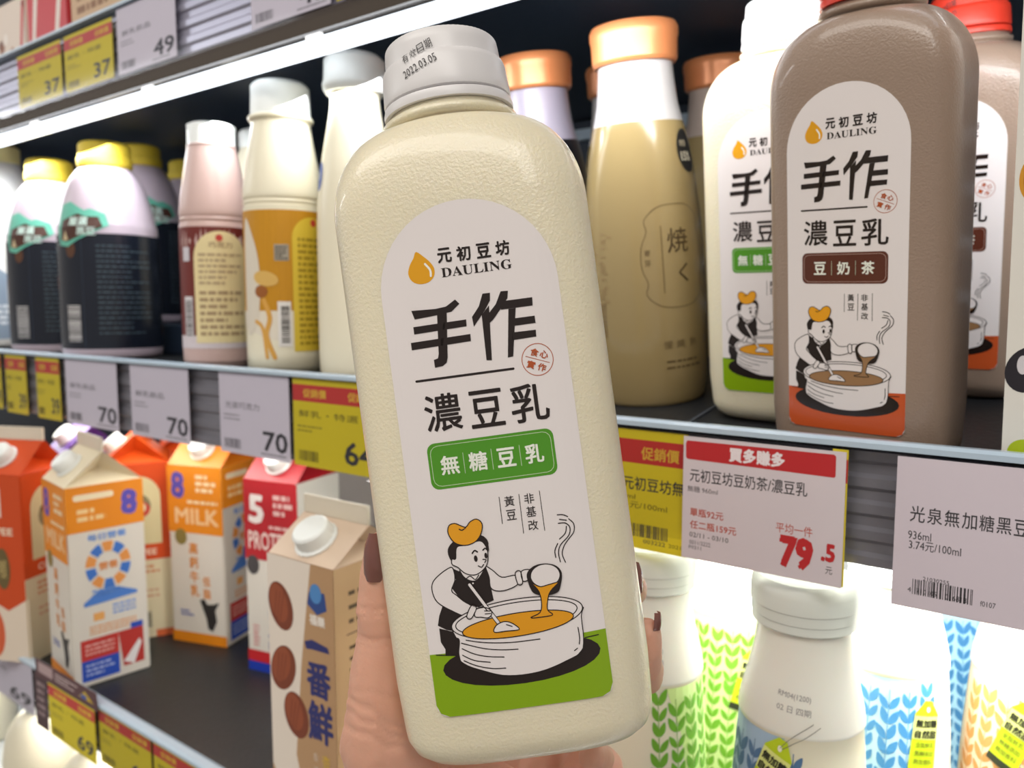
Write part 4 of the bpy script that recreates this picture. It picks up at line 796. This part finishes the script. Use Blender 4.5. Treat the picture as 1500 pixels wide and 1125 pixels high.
# ------------------------------------------------------------------ cream tubs below the lower rail (bottom left corner)
for i, (px, Y) in enumerate(((30, .40), (-70, .42), (115, .40))):
    r = at_y(px, 450, Y); zz = -.62
    t = thing('milk_jug', ('cream coloured jug under the lower rail in the bottom left corner', 'cream coloured jug beyond the left edge under the lower rail', 'cream coloured jug right of the other jugs under the lower rail')[i], 'bottle', (r.x, Y, ZC+zz))
    obj('body', lathe([(0, .04), (.004, .046), (.08, .047), (.11, .042), (.128, .030), (.135, .02)], 40), creamb, t, smooth=True, angle=60); obj('cap', lathe([(.1352, .021), (.150, .021), (.152, .018)], 40, ridge=.03), white, t, smooth=True, angle=40)
b_ = thing('shelf', 'bottom deck below the lower shelf holding cream jugs', 'shelf', (0, 0, ZC)); obj('shelf_board', BOX(XL, XR, .33, YB-.002, -.65, -.6202), under_w, b_)

# ------------------------------------------------------------------ the hand
skin = M('skin', 'dca68e', .48, bump=.3, bscale=350, sss=.25, var=.10, bdist=.0006, sssr=(1, .35, .2))
def blob(bm, p0, r0, p1, r1, seg=14):
    p0, p1 = Vector(p0), Vector(p1); n = max(2, int((p1-p0).length/.0035))
    for i in range(n+1):
        t = i/n; r = bmesh.ops.create_icosphere(bm, subdivisions=2, radius=r0+(r1-r0)*t, matrix=Matrix.Translation(p0.lerp(p1, t)))
H = bmesh.new()
c = camf
def chain(pts):
    for (p0, r0), (p1, r1) in zip(pts, pts[1:]): blob(H, p0, r0, p1, r1)
def ck(px, py, d, r): return (c(px, py, d), r)
# forearm and wrist, palm behind and below the bottle
chain([ck(640, 2100, .46, .036), ck(680, 1520, .385, .029), ck(690, 1370, .365, .028)])
chain([ck(690, 1370, .360, .024), ck(640, 1230, .345, .023), ck(640, 1120, .352, .018)])
chain([ck(720, 1370, .362, .022), ck(760, 1200, .357, .020), ck(790, 1120, .362, .015)])
chain([ck(730, 1330, .360, .020), ck(850, 1190, .345, .016), ck(872, 1130, .350, .013)])
for px in (640, 690, 740, 790, 840): chain([ck(px, 1180, .355, .014), ck(px+5, 1060, .368, .011), ck(px-15, 950+(px-640)*.4, .372, .0095)])
# thenar and thumb up the left side
chain([ck(650, 1290, .340, .024), ck(590, 1180, .315, .0205), ck(562, 1080, .302, .0170), ck(556, 1000, .296, .0122), ck(562, 925, .294, .0105), ck(561, 890, .292, .0104), ck(560, 840, .289, .0088), ck(558, 800, .288, .0060)])
chain([ck(640, 1180, .318, .016), ck(660, 1150, .312, .013), ck(730, 1160, .320, .012)])
# fingers: behind the bottle, then round its right side
FT = [([ck(700, 930, .376, .0098), ck(800, 905, .380, .0088), ck(890, 875, .366, .0080), ck(926, 866, .335, .0068), ck(921, 850, .308, .0058)]),
      ([ck(720, 990, .378, .0098), ck(830, 975, .382, .0090), ck(905, 990, .364, .0082), ck(946, 990, .325, .0078), ck(942, 972, .303, .0078), ck(944, 948, .297, .0074), ck(948, 924, .295, .0056)]),
      ([ck(750, 1050, .376, .0096), ck(850, 1050, .378, .0088), ck(890, 1045, .362, .0080), ck(915, 1035, .332, .0066), ck(910, 1025, .322, .0058)]),
      ([ck(770, 1110, .372, .0088), ck(830, 1120, .370, .0080), ck(872, 1118, .350, .0070), ck(880, 1110, .325, .0062), ck(868, 1106, .312, .0058)])]
for f_ in FT: chain(f_)
tmp = obj('tmp_hand', H, skin); md = tmp.modifiers.new('r', 'REMESH'); md.mode = 'VOXEL'; md.voxel_size = .0013; md.use_smooth_shade = True
ms = tmp.modifiers.new('s', 'SMOOTH'); ms.factor = .6; ms.iterations = 9
bpy.context.view_layer.update(); me = bpy.data.meshes.new_from_object(tmp.evaluated_get(bpy.context.evaluated_depsgraph_get())); bpy.data.objects.remove(tmp)
K = HBi @ Mc; Ki = K.inverted()
def push(p, m=.0003):
    l = K @ p
    if -.02 < l.z < .2:
        f_ = (abs(l.x/(BWX+m))**NSE+abs(l.y/(BWY+m))**NSE)**(1/NSE)
        if f_ < 1 and l.z > -m:
            dz = l.z+m
            side = (1-f_)*BWX
            if dz < side and dz < .012: l.z = -m
            else: l.x /= f_; l.y /= f_
            return Ki @ l
    return p
from mathutils import noise
NRM = [Vector(v.normal) for v in me.vertices]
CO = []
for v in me.vertices:
    p_ = v.co.copy(); n_ = noise.noise(v.co*140)*.0005+noise.noise(v.co*60)*.0008
    X_, Y_, Z_ = p_; px_, py_ = 750+X_/Y_*F_PX, 562.5-Z_/Y_*F_PX
    if px_ < 660:
        for y0_, sl_, w_, d_ in ((892, .10, 2.6, .0005), (903, -.12, 2.2, .0004), (936, .08, 3.0, .0006), (948, .02, 2.2, .0003), (1040, .55, 4, .0006), (1058, .42, 3.5, .0006), (1078, .35, 4, .0006), (1015, .2, 3, .0003)):
            yy = y0_+sl_*(px_-540)+2.5*math.sin(px_*.13+y0_); p_ = p_-NRM[v.index]*d_*math.exp(-((py_-yy)/w_)**2)
    CO += push(p_+Vector((n_, 0, n_)))[:]
me.vertices.foreach_set('co', CO); me.update()
hand = bpy.data.objects.new('hand', me); COL.objects.link(hand); hand.matrix_world = Mc
me.materials.clear(); me.materials.append(skin)
for p_ in me.polygons: p_.use_smooth = True
tag(hand, 'left hand with glossy mauve nails gripping the large cream bottle from behind', 'hand')
nail = M('nail_polish', 'a26e64', .1, coat=.8, spec=.7)
def nail_bm(w, l, th=.0012):
    bm = bmesh.new(); G = []
    for j in range(9):
        v_ = j/8; ww = w*(1-.10*v_ if v_ < .7 else .93-(v_-.7)*1.35) if j else w*.8; row = []
        for i in range(9): u_ = i/8*2-1; row.append(bm.verts.new((u_*ww/2, -(1-u_*u_)*w*.28+.25*(v_-.5)**2*l, v_*l)))
        G.append(row)
    for j in range(8):
        for i in range(8): bm.faces.new((G[j][i], G[j][i+1], G[j+1][i+1], G[j+1][i]))
    bmesh.ops.solidify(bm, geom=bm.faces[:], thickness=th); return bm
def put_nail(px, py, d, w, l, outx, tilt, yaw):
    o = obj('fingernail', nail_bm(w, l), nail, hand, smooth=True, angle=50)
    o.matrix_local = Matrix.Translation(c(px, py, d)) @ Matrix.Rotation(math.radians(tilt), 4, 'Y') @ Matrix.Rotation(math.radians(yaw), 4, 'Z'); return o
put_nail(545, 852, .2815, .0082, .0175, 0, 1, -25)
put_nail(936, 868, .303, .007, .0115, 0, -6, 62)
put_nail(961, 922, .293, .0068, .0065, 0, 2, 65)
